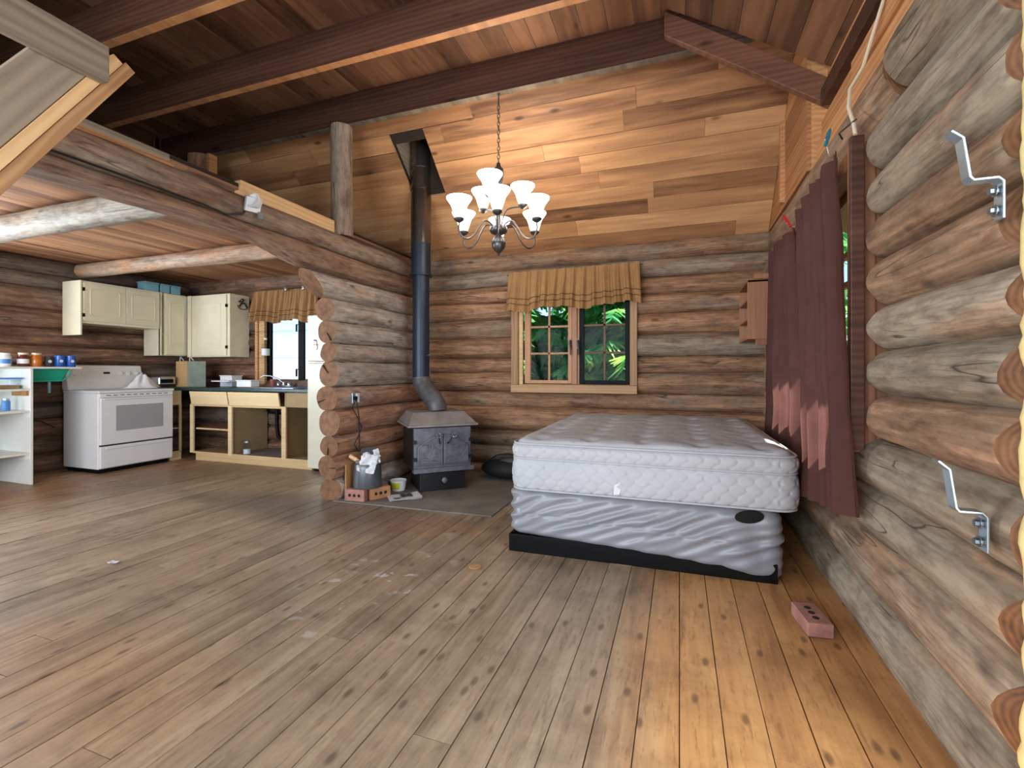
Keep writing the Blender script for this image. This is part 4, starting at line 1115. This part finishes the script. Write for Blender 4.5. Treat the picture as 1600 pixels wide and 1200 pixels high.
bmx = bmesh.new(); bmx.from_mesh(tb.children[1].data)
bmesh.ops.delete(bmx, geom=[f for f in bmx.faces if f.calc_center_median().x * -.33 + f.calc_center_median().y * -.94 < .025], context='FACES'); bmx.to_mesh(tb.children[1].data); bmx.free()
mg = thing('magazine', 'thin white brochure with a dark picture lying on the hearth', 'magazine', (-2.30, 3.59, .009), R(42))
def pg(z0, tw): return sheet(lambda u, v: ((u - .5) * .28, (v - .5) * .20, z0 + .012 * max(0, u - .72) * 2 + .003 * math.sin(u * 5 + tw)), 14, 4)
for k in range(3): pg(.002 + .003 * k, k).build('page', M['paper'], mg, (0, .004 * k, 0), (0, 0, R(1.5 * k)), smooth=True)
pm = sheet(lambda u, v: (.0 + (u - .5) * .10, .02 + (v - .5) * (.09 + .03 * math.sin(u * 9)), .0125 + .003 * math.sin(u * 3)), 8, 4); pm.build('picture', M['ink'], mg, (.02, .0, .001))
for k in range(3): MB().box((-.10, -.07 + .018 * k, .0115), (-.05 + .01 * k, -.062 + .018 * k, .0125)).build('print_line', M['ink'], mg)
tag(piece('fire_brick', (-2.76, 3.80, .010), (-2.62, 4.02, .075), M['irontop'], None, .006), 'flat grey slab lying behind the bucket next to the stove', 'slab')
bgk = thing('black_bag', 'black nylon bag slumped against the back wall beside the hearth', 'bag', (-1.68, 4.60, .009))
MB().sphere((0, 0, .10), 1, 24, sc=(.31, .15, .105)).build('body', M['bag'], bgk, smooth=True)
MB().tube([(-.29, -.05, .09), (-.22, -.06, .18), (-.10, -.06, .25), (.02, -.06, .27), (.12, -.06, .24)], .008, 8).tube([(-.24, -.07, .08), (-.17, -.07, .16), (-.06, -.07, .22), (.05, -.07, .235)], .006, 8).build('strap', M['bag'], bgk, smooth=True)
MB().sphere((.05, .02, .17), 1, 18, sc=(.2, .11, .08)).build('flap', plain('grey_nylon', srgb(70, 70, 66), .7), bgk, smooth=True)
# outlet with two cords on the partition
ot = thing('power_outlet', 'metal outlet box with white sockets screwed to the partition logs', 'outlet', (-2.775, 3.51, .84))
MB().box((-.025, -.045, 0), (.018, .045, .095)).build('box', M['galv'], ot, bevel=.004)
MB().box((.018, -.002, .005), (.026, .042, .09)).build('face_plate', M['white'], ot, bevel=.003)
for zz in (.028, .066): MB().box((.026, .008, zz - .013), (.030, .034, zz + .013)).build('socket', M['enamel'], ot, bevel=.004)
MB().box((.018, -.04, .03), (.045, -.008, .065)).build('plug', M['black'], ot, bevel=.004)
ol = ot.location
for r_, pts_ in ((.006, [(-2.735, 3.49, .875), (-2.725, 3.49, .82), (-2.73, 3.52, .70), (-2.735, 3.53, .55), (-2.735, 3.53, .40)]), (.004, [(-2.735, 3.48, .865), (-2.74, 3.44, .80), (-2.735, 3.50, .72), (-2.73, 3.56, .62), (-2.735, 3.50, .52), (-2.735, 3.46, .48), (-2.735, 3.52, .40)])):
    MB().tube([Vector(p) - ol for p in pts_], r_, 7).build('cord', M['cord'], ot, smooth=True)

# lamp on the loft edge and its wire
fl = thing('clip_lamp', 'white plastic flood lamp fixed to the loft edge log', 'lamp', (-2.745, 2.42, 2.265), R(-20))
MB().box((-.02, -.055, -.045), (.015, .045, .055)).build('housing', M['white'], fl, rot=(0, R(25), 0), bevel=.006)
MB().lathe([(0, 0), (.035, .0), (.05, .04), (.052, .05), (.046, .05), (.03, .008), (0, .006)], 20).build('reflector', M['white'], fl, (.02, .02, .01), (R(60), R(60), 0), smooth=50)
MB().box((-.015, -.062, -.04), (.02, -.056, .05)).build('lens', M['jarglass'], fl, rot=(0, R(25), 0))
MB().box((.01, .02, -.09), (.03, .05, -.045)).build('bracket', M['galv'], fl)
tag(MB().tube([(-2.79, .9, 2.172), (-2.79, 1.6, 2.174), (-2.79, 2.1, 2.170), (-2.785, 2.25, 2.155), (-2.78, 2.36, 2.19), (-2.78, 2.40, 2.24)], .0065, 6).build('lamp_wire', M['cord'], smooth=True), 'black wire stapled along the seam of the loft edge logs', 'wire')

# ================================================================== RIGHT WALL THINGS
shf = thing('corner_wall_shelf', 'small red-brown open wall shelf in the back right corner', 'shelf', (.52, 4.22, 1.39))
for nm, a, b in (('side_panel', (0, 0, 0), (.20, .02, .48)), ('side_panel', (0, .54, 0), (.20, .56, .48)), ('shelf_board', (0, .02, 0), (.19, .54, .02)), ('shelf_board', (0, .02, .155), (.19, .54, .17)), ('shelf_board', (0, .02, .315), (.19, .54, .33)), ('top_board', (-.005, 0, .46), (.2, .56, .485)), ('cornice', (.05, -.015, .485), (.20, .56, .525)), ('back_board', (.185, .02, .02), (.2, .54, .46)), ('bracket', (.06, -.004, -.05), (.2, .016, .0))):
    MB().box(a, b).build(nm, M['shelfwood'], shf, bevel=.003)
def bar_bracket(label, loc, tilt):
    """bent flat steel: slanted tip, upright, step to the wall, bolted plate"""
    t = thing('bar_bracket', label, 'bracket', loc, rot=(0, 0, 0))
    W_ = .036; th = .006
    vs = []
    pr = [(-.098, .125), (-.075, .105), (-.062, .010), (-.054, .0), (-.008, .0), (0, -.008), (0, -.095)]   # (x out of wall, z)
    n = len(pr)
    for (x, z) in pr:
        for dy, dx in ((-W_ / 2, 0), (W_ / 2, 0)):
            vs.append((x, dy, z))
    fs = [(2*i, 2*i+1, 2*i+3, 2*i+2) for i in range(n - 1)]
    m = MB().add(vs, fs); o = m.build('bent_bar', M['galv'], t)
    so_ = o.modifiers.new('solid', 'SOLIDIFY'); so_.thickness = th; so_.offset = 1
    bv = o.modifiers.new('bevel', 'BEVEL'); bv.width = .002; bv.segments = 2
    for zz in (-.026, -.072):
        b = MB().cyl((-.018, 0, zz), (.0, 0, zz), .009, 6).cyl((-.009, 0, zz), (-.006, 0, zz), .014, 16); b.build('bolt', M['bolt'], t, bevel=.001)
    return t
bar_bracket('bent galvanised bar bracket bolted high on the logs beside the doorway', (.715, 1.44, 1.585), 0)
bar_bracket('bent galvanised bar bracket bolted low on the logs beside the doorway', (.715, 1.50, .775), 0)
fm = MB(); pth = []; rs = []
for i in range(90):
    z = .02 + 2.12 * i / 89; pth.append((.762 + .010 * noise.noise(Vector((0, 3, z * 6))), 1.392 + .012 * noise.noise(Vector((9, 0, z * 7))), z)); rs.append(.026 + .012 * noise.noise(Vector((1, 1, z * 14))) + .006 * noise.noise(Vector((4, 1, z * 40))))
fm.tube(pth, rs, 14); tag(fm.build('spray_foam_strip', M['foam'], smooth=True), 'lumpy yellow spray foam strip sealing the doorway edge of the log wall', 'foam')
tag(MB().tube([(.80, 2.18, 2.73), (.79, 2.32, 2.66), (.775, 2.40, 2.56), (.755, 2.44, 2.46), (.70, 2.42, 2.36), (.69, 2.40, 2.27), (.695, 2.36, 2.19), (.70, 2.35, 2.13)], .0075, 7).build('window_cable', M['cordw'], smooth=True), 'pale cable hanging from the rafters to the window corner', 'cable')
tag(MB().tube([(.70, 2.52, 2.19), (.66, 2.42, 2.175), (.70, 2.34, 2.19)], .004, 6).build('curtain_nail', M['pewter']), 'thin wire hook holding the turquoise peg to the log', 'hook')
cd = MB().lathe([(0, 0), (.034, 0), (.036, .003), (.034, .006), (0, .006)], 24)
tag(cd.build('tan_disc', M['card'], None, (-1.11, 2.465, .002), smooth=50), 'small tan cardboard disc lying on the floor before the bed', 'disc')
tag(crumple('paper_scrap', None, M['paper'], (-3.13, 1.80, .010), (0, 0, R(20)), .05, .035, 4, .008, 5), 'tiny white paper scrap on the open floor', 'paper')

# ================================================================== KITCHEN
# -- cooking range, facing +x
rg = thing('kitchen_range', 'white electric range with a grey oven window against the left wall', 'range', (-6.62, 3.285, 0))
MB().box((.03, 0, .05), (.64, .80, .885)).build('body', M['enamel'], rg, bevel=.008)
MB().box((.05, .03, .0), (.60, .77, .05)).build('plinth', M['black'], rg)
MB().box((0.03, -.006, .885), (.665, .806, .915)).build('cooktop', M['enamel'], rg, bevel=.008)
MB().box((.16, .08, .915), (.58, .72, .9165)).build('glass_hob', M['enamelgrey'], rg)
MB().add([(.0, 0, .915), (.13, 0, .915), (.13, .8, .915), (0, .8, .915), (.0, 0, 1.20), (.055, 0, 1.20), (.055, .8, 1.20), (0, .8, 1.20)], [(0,3,2,1),(4,5,6,7),(0,1,5,4),(1,2,6,5),(2,3,7,6),(3,0,4,7)]).build('backguard', M['enamel'], rg, bevel=.012)
def bgx(z): return .13 - .075 * (z - .915) / .285
MB().box((-.002, .33, -.02), (.004, .47, .025)).build('display_panel', M['enamel'], rg, (bgx(1.10), 0, 1.10), (0, R(-15), 0))
MB().box((0, .365, -.008), (.007, .43, .014)).build('display', M['black'], rg, (bgx(1.10), 0, 1.105), (0, R(-15), 0))
for yy in (.08, .17, .55, .64, .73):
    MB().lathe([(0, 0), (.026, 0), (.024, .018), (.010, .022), (.008, .030), (0, .030)], 18).build('knob', M['enamel'], rg, (bgx(1.10), yy, 1.10), (0, R(75), 0), smooth=50)
od = MB().box((.64, .012, .315), (.668, .788, .835)).build('oven_door', M['enamel'], rg, bevel=.008)
MB().box((.668, .16, .46), (.6695, .67, .745)).build('oven_window', M['enamelgrey'], od, bevel=.001)
MB().box((.668, .03, .815), (.695, .77, .832)).build('door_handle', M['enamel'], od, bevel=.005)
MB().box((.64, .01, .84), (.660, .79, .882)).build('vent_strip', M['enamel'], rg, bevel=.003)
for k in range(10): MB().box((.660, .07 + .068 * k, .858), (.6612, .115 + .068 * k, .866)).build('vent_slot', M['ink'], rg)
MB().box((.636, .014, .298), (.650, .786, .318)).build('door_gap', M['black'], rg)
dw = MB().box((.64, .012, .06), (.664, .788, .300)).build('storage_drawer', M['enamel'], rg, bevel=.008)
MB().box((.660, .06, .262), (.674, .74, .282)).build('drawer_pull', M['enamel'], dw, bevel=.006)
tw = thing('tea_towel', 'crumpled white cloth heaped on the range top', 'cloth', (-6.30, 3.94, .918))
def heap(u, v):
    a = u * 6.2832; r = .17 * v * (1 + .30 * noise.noise(Vector((math.cos(a) * 1.5, math.sin(a) * 1.5, 2))))
    z = .155 * (1 - v ** 1.3) * (1 + .4 * noise.noise(Vector((math.cos(a) * 2, math.sin(a) * 2, v * 2)))) + .02 * math.sin(a * 5 + v * 3) * v * (1 - v) * 3
    return (r * .7 * math.cos(a) + .0, r * 1.15 * math.sin(a), max(z, .002))
sheet(heap, 60, 18).build('folds', M['cloth'], tw, smooth=80)

# -- wall cabinets
def panel_door(parent, w_, h_, mat, loc, rz, hinge_side=None):
    """overlay door with a raised, round-cornered field; local x to the right, z up, front at -y"""
    d = MB().box((0, -.018, 0), (w_, 0, h_)).build('door', mat, parent, loc, (0, 0, rz), bevel=.004)
    ix, iz, rad = w_ * .13 + .01, h_ * .12 + .01, min(.035, w_ * .12)
    out = []
    for cx, cz, a0 in ((w_ - ix - rad, iz + rad, -90), (w_ - ix - rad, h_ - iz - rad, 0), (ix + rad, h_ - iz - rad, 90), (ix + rad, iz + rad, 180)):
        for k in range(6): a = R(a0 + 18 * k); out.append((cx + rad * math.cos(a), cz + rad * math.sin(a)))
    path = [(x, -.018, z) for x, z in out]; path.append(path[0])
    MB().tube(path, .0055, 6, cap=False).build('moulding', mat, d, smooth=True)
    MB().prism([(x * .94 + w_ * .03, z * .94 + h_ * .03) for x, z in out], .017, .020, 0, Matrix.Rotation(R(90), 4, 'X')).build('field', mat, d, bevel=.001)
    if hinge_side is not None:
        for zz in (.14, .82): MB().box((hinge_side - .011, -.024, h_ * zz - .02), (hinge_side + .011, -.002, h_ * zz + .02)).build('hinge', M['black'], d, bevel=.002)
    return d
ca = thing('wall_cabinet', 'cream wall cabinet with two short doors hung above the range', 'cabinet', (-6.655, 3.31, 1.54))
MB().box((0, 0, 0), (.325, .018, .615)).build('side_panel', M['cab'], ca, bevel=.002)
MB().box((0, .018, .155), (.31, .86, .615)).build('carcass', M['cab'], ca, bevel=.002)
MB().box((.02, .018, .135), (.30, .86, .155)).build('bottom_rail', M['cab'], ca)
panel_door(ca, .43, .43, M['cab'], (.311, .03, .165), R(90), .0)
panel_door(ca, .385, .43, M['cab'], (.311, .465, .165), R(90))
cb = thing('wall_cabinet', 'tall cream wall cabinet with one door beside the open slot, left of the corner', 'cabinet', (-6.655, 4.175, 1.335))
MB().box((0, 0, 0), (.31, .018, .82)).build('side_panel', M['cab'], cb, bevel=.002)
MB().box((0, .06, 0), (.31, .345, .82)).build('carcass', M['cab'], cb, bevel=.002)
MB().box((.285, 0, 0), (.312, .025, .82)).build('face_stile', M['cab'], cb, bevel=.002)
for zz in (0, .27, .54, .80): MB().box((.02, .018, zz), (.28, .06, zz + .016)).build('shelf_edge', M['cab'], cb)
panel_door(cb, .275, .80, M['cab'], (.312, .065, .01), R(90))
cc = thing('wall_cabinet', 'cream corner wall cabinet with a metal rocking ornament on its side', 'cabinet', (-6.30, 4.50, 1.32))
MB().box((0, .02, 0), (.76, .315, .83)).build('carcass', M['cab'], cc, bevel=.003)
MB().box((-.0, .0, .0), (.07, .02, .83)).build('filler', M['cab'], cc, bevel=.002)
panel_door(cc, .63, .80, M['cab'], (.085, .019, .015), 0, .63)
orn = thing('wall_ornament', 'dark metal rocking toy ornament hung on the cabinet side', 'ornament', (-5.537, 4.705, 1.965))
rk = MB().tube([(.006, .075 * math.cos(R(a)), .045 - .05 * math.sin(R(a))) for a in range(0, 181, 15)], .006, 6).tube([(.006, -.05, .03), (.006, -.02, .075), (.006, .03, .08), (.006, .06, .03)], .012, 6)
rk.build('rocker', M['pewter'], orn, smooth=True)
MB().sphere((.008, -.01, .115), .026, 10).sphere((.008, -.05, .095), .016, 8).build('rider', M['pewter'], orn, smooth=True)
for k, (ya, yb, z0) in enumerate(((4.00, 4.165, 2.158), (4.19, 4.305, 2.158), (4.325, 4.445, 2.158))):
    t = thing('storage_box', 'small pale teal lidded box on the wall cabinets, ' + ('the widest of three' if k == 0 else 'the middle of three' if k == 1 else 'nearest the corner of three'), 'box', (-6.50, ya, z0))
    MB().box((0, 0, 0), (.15, yb - ya, .095)).build('body', M['tealbox'], t, bevel=.006)
    MB().box((-.006, -.005, .095), (.156, yb - ya + .005, .112)).build('lid', M['tealbox'], t, bevel=.004)

# -- worktop and base units
wt = MB().box((-6.64, 4.20, .885), (-3.94, 4.82, .925)).box((-6.64, 4.095, .885), (-6.02, 4.20, .925)).build('worktop', M['counter'], None, bevel=.006)
tag(wt, 'dark green laminate worktop running under the kitchen window to the range', 'worktop')
bu = thing('base_cabinet', 'doorless pale wood base cabinet with slanted drawer fronts under the worktop', 'cabinet', (-5.88, 4.26, 0))
def pc(nm, a, b, m='cabwood', p=bu, bev=.002): return MB().box(a, b).build(nm, M[m], p, bevel=bev)
pc('plinth', (.07, 0, .0), (1.93, .04, .088)); 
for xa, xb in ((-.02, .035), (.64, .70), (1.49, 1.555)): pc('stile', (xa, -.012, .09), (xb, .012, .70))
pc('bottom_rail', (.035, -.010, .088), (1.93, .012, .112)); pc('top_rail', (-.02, -.008, .688), (1.55, .012, .715))
pc('upright', (.66, .012, .09), (.68, .54, .88), 'ply'); pc('upright', (1.515, .012, .09), (1.535, .54, .88), 'ply')
pc('floor_board', (.0, .012, .09), (.66, .54, .108), 'ply'); pc('floor_board', (.68, .012, .09), (1.515, .54, .108), 'irontop'); pc('floor_board', (1.535, .012, .09), (1.93, .54, .108), 'ply')
pc('inner_shelf', (0, .05, .39), (.66, .52, .405), 'shelfwood'); pc('shelf_edge', (.035, .03, .388), (.64, .05, .407))
pc('side_board', (1.56, -.01, .71), (1.93, .01, .882), 'ply'); pc('side_panel', (1.91, .0, .09), (1.93, .54, .88), 'ply')
for xa, xb, nm in ((.02, .655, 'drawer_front'), (.675, 1.475, 'drawer_front')):
    MB().add([(xa, -.05, .875), (xb, -.05, .875), (xb, -.03, .875), (xa, -.03, .875), (xa, -.022, .715), (xb, -.022, .715), (xb, -.002, .715), (xa, -.002, .715)], [(0,1,2,3),(7,6,5,4),(0,4,5,1),(1,5,6,2),(2,6,7,3),(3,7,4,0)]).build(nm, M['cabwood'], bu, bevel=.002)
bl = thing('base_cabinet', 'narrow open pale wood base cabinet squeezed between range and corner', 'cabinet', (-6.06, 4.10, 0))
for nm, a, b in (('stile', (-.015, .0, .09), (.01, .03, .70)), ('apron', (-.015, .0, .70), (.012, .145, .882)), ('bottom_rail', (-.015, .0, .0), (.01, .145, .11)), ('stile', (-.015, .125, .09), (.01, .15, .70)), ('inner_shelf', (-.5, .0, .39), (-.03, .145, .405)), ('back_panel', (-.54, 0, .1), (-.52, .145, .88))):
    pc(nm, a, b, 'cabwood' if nm != 'back_panel' else 'ply', bl)
sk = thing('sink', 'steel drop-in sink with a curved tap below the kitchen window', 'sink', (-4.80, 4.53, .925))
MB().box((-.13, -.25, .0), (.55, .20, .006)).build('rim', M['steel'], sk, bevel=.002)
MB().box((-.09, -.21, .006), (.51, .12, .0075)).build('basin', M['irontop'], sk)
MB().box((-.13, .13, .006), (.13, .18, .022)).lathe([(.02, .02), (.016, .06), (0, .06)], 12, c=(0, .155, 0)).tube([(0, .155, .05), (-.05, .12, .10), (-.13, .07, .145), (-.20, .03, .150), (-.235, .01, .125)], .010, 8).build('spout', M['steel'], sk, smooth=50)
for xx in (-.09, .09): MB().lathe([(0, .02), (.024, .02), (.026, .045), (.018, .06), (0, .062)], 14, c=(xx, .155, 0)).build('tap_handle', M['steel'], sk, smooth=50)
tag(MB().tube([(-4.72, 4.50, .84), (-4.72, 4.50, .45), (-4.70, 4.50, .32), (-4.62, 4.50, .28), (-4.55, 4.50, .34), (-4.54, 4.60, .42), (-4.54, 4.80, .42)], .024, 12).build('drain_trap', M['black'], smooth=True), 'black drain trap hanging in the open sink cabinet', 'pipe')
tag(MB().tube([(-5.0, 4.62, .84), (-5.0, 4.62, .62), (-4.98, 4.62, .60), (-4.45, 4.62, .58)], .016, 10).build('waste_pipe', M['black'], smooth=True), 'dark waste pipe running across the back of the sink cabinet', 'pipe')
jr = thing('mason_jar', 'clear lidded jar standing in the open sink cabinet', 'jar', (-5.03, 4.34, .109))
MB().lathe([(0, 0), (.042, 0), (.046, .01), (.046, .10), (.036, .125), (.034, .14), (0, .14)], 18).build('body', M['jarglass'], jr, smooth=50)
MB().lathe([(0, .14), (.036, .14), (.036, .16), (0, .161)], 18).build('lid', M['galv'], jr, smooth=50)
MB().lathe([(0, .004), (.041, .004), (.041, .06), (0, .06)], 18).build('contents', M['white'], jr, smooth=50)

# -- things on the worktop
kb = thing('paper_bag', 'brown paper carrier bag with a grey-green printed side on the worktop', 'bag', (-6.20, 4.44, .926), R(-8))
bx = [(-.135, -.08), (.13, -.08), (.30, .06), (.035, .06)]
bv_ = [(x, y, 0) for x, y in bx] + [(x * 1.0, y, .335) for x, y in bx]
MB().add([bv_[k] for k in (0, 1, 5, 4)], [(0, 1, 2, 3)]).build('front', M['kraft'], kb); MB().add([bv_[k] for k in (1, 2, 6, 5)], [(0, 1, 2, 3)]).build('printed_side', M['kraftgreen'], kb)
MB().add(bv_, [(2, 3, 7, 6), (3, 0, 4, 7), (0, 3, 2, 1)]).build('back', M['kraft'], kb)
for xx in (-.10, .13): MB().tube([(xx - .035, -.03, .33), (xx - .05, -.02, .39), (xx - .06, -.01, .40), (xx + .0, .0, .345)], .005, 6).build('handle', M['paper'], kb, smooth=True)
ts = thing('toaster', 'chrome and black toaster on the worktop behind the range', 'toaster', (-6.45, 4.12, .926))
MB().box((0, 0, .02), (.17, .22, .135)).build('shell', M['steel'], ts, bevel=.02, seg=3)
MB().box((.168, .02, .05), (.174, .18, .10)).build('dark_panel', M['black'], ts, bevel=.003)
MB().box((.03, .03, .134), (.06, .19, .137)).build('slot', M['black'], ts); MB().box((.10, .03, .134), (.13, .19, .137)).build('slot', M['black'], ts)
def tub(name, label, loc, w_, d, h, mat, lid=None):
    t = thing(name, label, 'container', loc)
    MB().box((0, 0, 0), (w_, d, h)).build('body', M[mat], t, bevel=.01, seg=3)
    MB().box((-.006, -.006, h), (w_ + .006, d + .006, h + .014)).build('lid', M[lid or mat], t, bevel=.004)
tub('food_container', 'tall white food container beside the paper bag', (-5.72, 4.52, .926), .21, .16, .135, 'white')
tub('food_container', 'low clear food container in front of the tall white one', (-5.63, 4.34, .926), .30, .14, .07, 'jarglass', 'white')
tub('food_container', 'low white food container beside the sink', (-5.20, 4.33, .932), .0 + .24, .13, .075, 'white')
tag(MB().sphere((0, 0, .042), .045, 16).build('orange', M['orangefruit'], None, (-5.265, 4.52, .924), smooth=True), 'single orange lying between the food containers', 'orange')
tag(MB().lathe([(0, 0), (.032, 0), (.032, .095), (.028, .10), (0, .10)], 18).build('tin_can', M['pinkred'], None, (-5.06, 4.755, .926), smooth=50), 'faded red tin standing by the kitchen tap', 'can')

# -- refrigerator
fg = thing('refrigerator', 'cream refrigerator with top freezer partly hidden by the log partition', 'refrigerator', (-3.915, 4.15, 0))
MB().box((0, .06, .03), (.70, .60, 1.755)).build('body', M['fridge'], fg, bevel=.012)
MB().box((.02, .08, 0), (.68, .62, .03)).build('plinth', M['black'], fg)
MB().box((0, 0, .045), (.70, .055, 1.222)).build('fridge_door', M['fridge'], fg, bevel=.012)
MB().box((0, 0, 1.238), (.70, .055, 1.755)).build('freezer_door', M['fridge'], fg, bevel=.012)
mgn = thing('fridge_magnet', 'small round-bodied white magnet with a red band on the freezer door', 'magnet', (-3.80, 4.147, 1.36))
MB().lathe([(0, 0), (.030, 0), (.030, .006), (0, .006)], 16, M=Matrix.Translation((0, 0, .035)) @ Matrix.Rotation(R(90), 4, 'X')).lathe([(0, 0), (.022, 0), (.022, .006), (0, .006)], 16, M=Matrix.Translation((0, 0, .085)) @ Matrix.Rotation(R(90), 4, 'X')).build('figure', M['white'], mgn)
MB().box((-.022, -.009, .058), (.04, -.006, .068)).build('red_band', M['red'], mgn); MB().box((-.018, -.009, .105), (.018, -.006, .118)).build('dark_cap', M['ink'], mgn)

# -- white shelving at the left
ws = thing('open_shelving', 'white painted open shelving against the left wall beside the range', 'shelving', (-6.64, 2.785, 0))
MB().box((0, -.02, 0), (.57, 0, 1.155)).build('side_panel', M['whitepaint'], ws, bevel=.002)
MB().box((0, -1.2, 0), (.57, -1.18, 1.155)).build('side_panel', M['whitepaint'], ws, bevel=.002)
MB().box((0, -1.2, 1.155), (.58, .40, 1.175)).build('top_board', M['whitepaint'], ws, bevel=.003)
for zz in (.935, .72, .30):
    MB().box((.0, -1.18, zz), (.56, -.02, zz + .02)).build('shelf_board', M['whitepaint'], ws, bevel=.002)
    MB().box((.30, -.045, zz - .05), (.54, -.02, zz)).build('shelf_cleat', M['whitepaint'] if zz != .935 else M['card'], ws)
def jar(name, label, loc, r, h, body, lid, cat, band=None):
    t = thing(name, label, cat, loc)
    MB().lathe([(0, 0), (r * .92, 0), (r, .008), (r, h * .74), (r * .8, h * .84), (r * .8, h * .86), (0, h * .86)], 18).build('body', M[body], t, smooth=50)
    MB().lathe([(0, h * .86), (r * .84, h * .86), (r * .84, h), (0, h)], 18).build('lid', M[lid], t, smooth=50)
    if band: MB().open_lathe([(r * 1.01, h * .22), (r * 1.01, h * .55)], 18).build('paper_label', M[band], t, smooth=50)
jar('white_tub', 'white lidded tub with a blue label on the white shelving', (-6.30, 2.665, 1.176), .055, .135, 'white', 'white', 'tub', 'bluelid')
jar('preserve_jar', 'dark brown preserve jar with a white label on the white shelving', (-6.30, 2.812, 1.176), .045, .142, 'brownjar', 'lid', 'jar', 'white')
jar('preserve_jar', 'orange preserve jar beside the dark brown one', (-6.30, 2.915, 1.176), .046, .142, 'orangejar', 'lid', 'jar')
def mug(label, y, r, h, mat, print_='white'):
    t = thing('mug', label, 'mug', (-6.30, y, 1.176))
    MB().open_lathe([(0, 0), (r * .95, 0), (r, .006), (r, h), (r * .9, h), (r * .88, .01), (0, .01)], 20).build('body', M[mat], t, smooth=50)
    MB().tube([(-r, 0, h * .8), (-r - .028, 0, h * .7), (-r - .03, 0, h * .4), (-r, 0, h * .22)], .006, 7).build('handle', M[mat], t, smooth=True)
    MB().lathe([(0, 0), (.017, 0), (.017, .002), (0, .002)], 6, M=Matrix.Translation((r * .98, -.005, h * .52)) @ Matrix.Rotation(R(90), 4, 'Y')).build('printed_mark', M[print_], t)
mug('plain blue mug beside the dark patterned cup', 3.108, .044, .12, 'blue'); mug('plain blue mug at the range end of the shelving', 3.206, .044, .12, 'blue')
mug('small dark blue and white patterned cup beside the orange preserve jar', 3.016, .034, .11, 'ink')
lb = thing('lidded_box', 'clear food box with a blue lid on the upper shelf of the white shelving', 'box', (-6.38, 2.42, .956))
MB().box((0, 0, 0), (.20, .325, .095)).build('body', M['jarglass'], lb, bevel=.008); MB().box((-.006, -.006, .095), (.206, .331, .11)).build('lid', M['bluelid'], lb, bevel=.004); MB().box((.01, .01, .004), (.19, .315, .035)).build('contents', M['card'], lb)
jar('small_bottle', 'small blue glass bottle on the middle shelf of the white shelving', (-6.25, 2.66, .741), .032, .12, 'bluelid', 'galv', 'bottle')
tag(MB().open_lathe([(0, 0), (.04, 0), (.07, .045), (.072, .05), (.066, .045), (.038, .006), (0, .006)], 20).build('glass_dish', M['jarglass'], None, (-6.42, 2.69, .741), smooth=50), 'clear glass dish on the middle shelf of the white shelving', 'dish')
gb = thing('teal_bin', 'teal plastic bin slung under the end of the white shelving top', 'bin', (-6.50, 2.80, 1.02))
MB().add([(0, .0, .0), (.30, 0, 0), (.30, .27, .0), (0, .27, .0), (-.03, 0, .133), (.34, 0, .133), (.34, .33, .133), (-.03, .33, .133)], [(0,3,2,1),(0,1,5,4),(1,2,6,5),(2,3,7,6),(3,0,4,7)]).build('body', M['teal'], gb, bevel=.01)
MB().tube([(.345, .0, .010), (.345, .26, .012), (.355, .31, .05), (.36, .33, .128)], .009, 7).build('rim', M['teal'], gb, smooth=True)
MB().cyl((.2, .22, -.12), (.2, .22, .0), .012, 10).build('hanging_tube', M['tealbox'], gb)
pb = thing('floor_outlet', 'white double outlet strip at the foot of the left wall', 'outlet', (-6.60, 2.50, .02))
MB().box((0, 0, 0), (.04, .19, .11)).build('box', M['white'], pb, bevel=.006); MB().box((.04, .10, .04), (.043, .13, .07)).build('socket', M['ink'], pb)
tag(MB().tube([(-6.655, 2.83, .62), (-6.64, 2.95, .63), (-6.62, 3.10, .58), (-6.62, 3.22, .50)], .008, 7).build('range_cable', M['cord'], smooth=True), 'dark cable running from the left wall to the back of the range', 'cable')
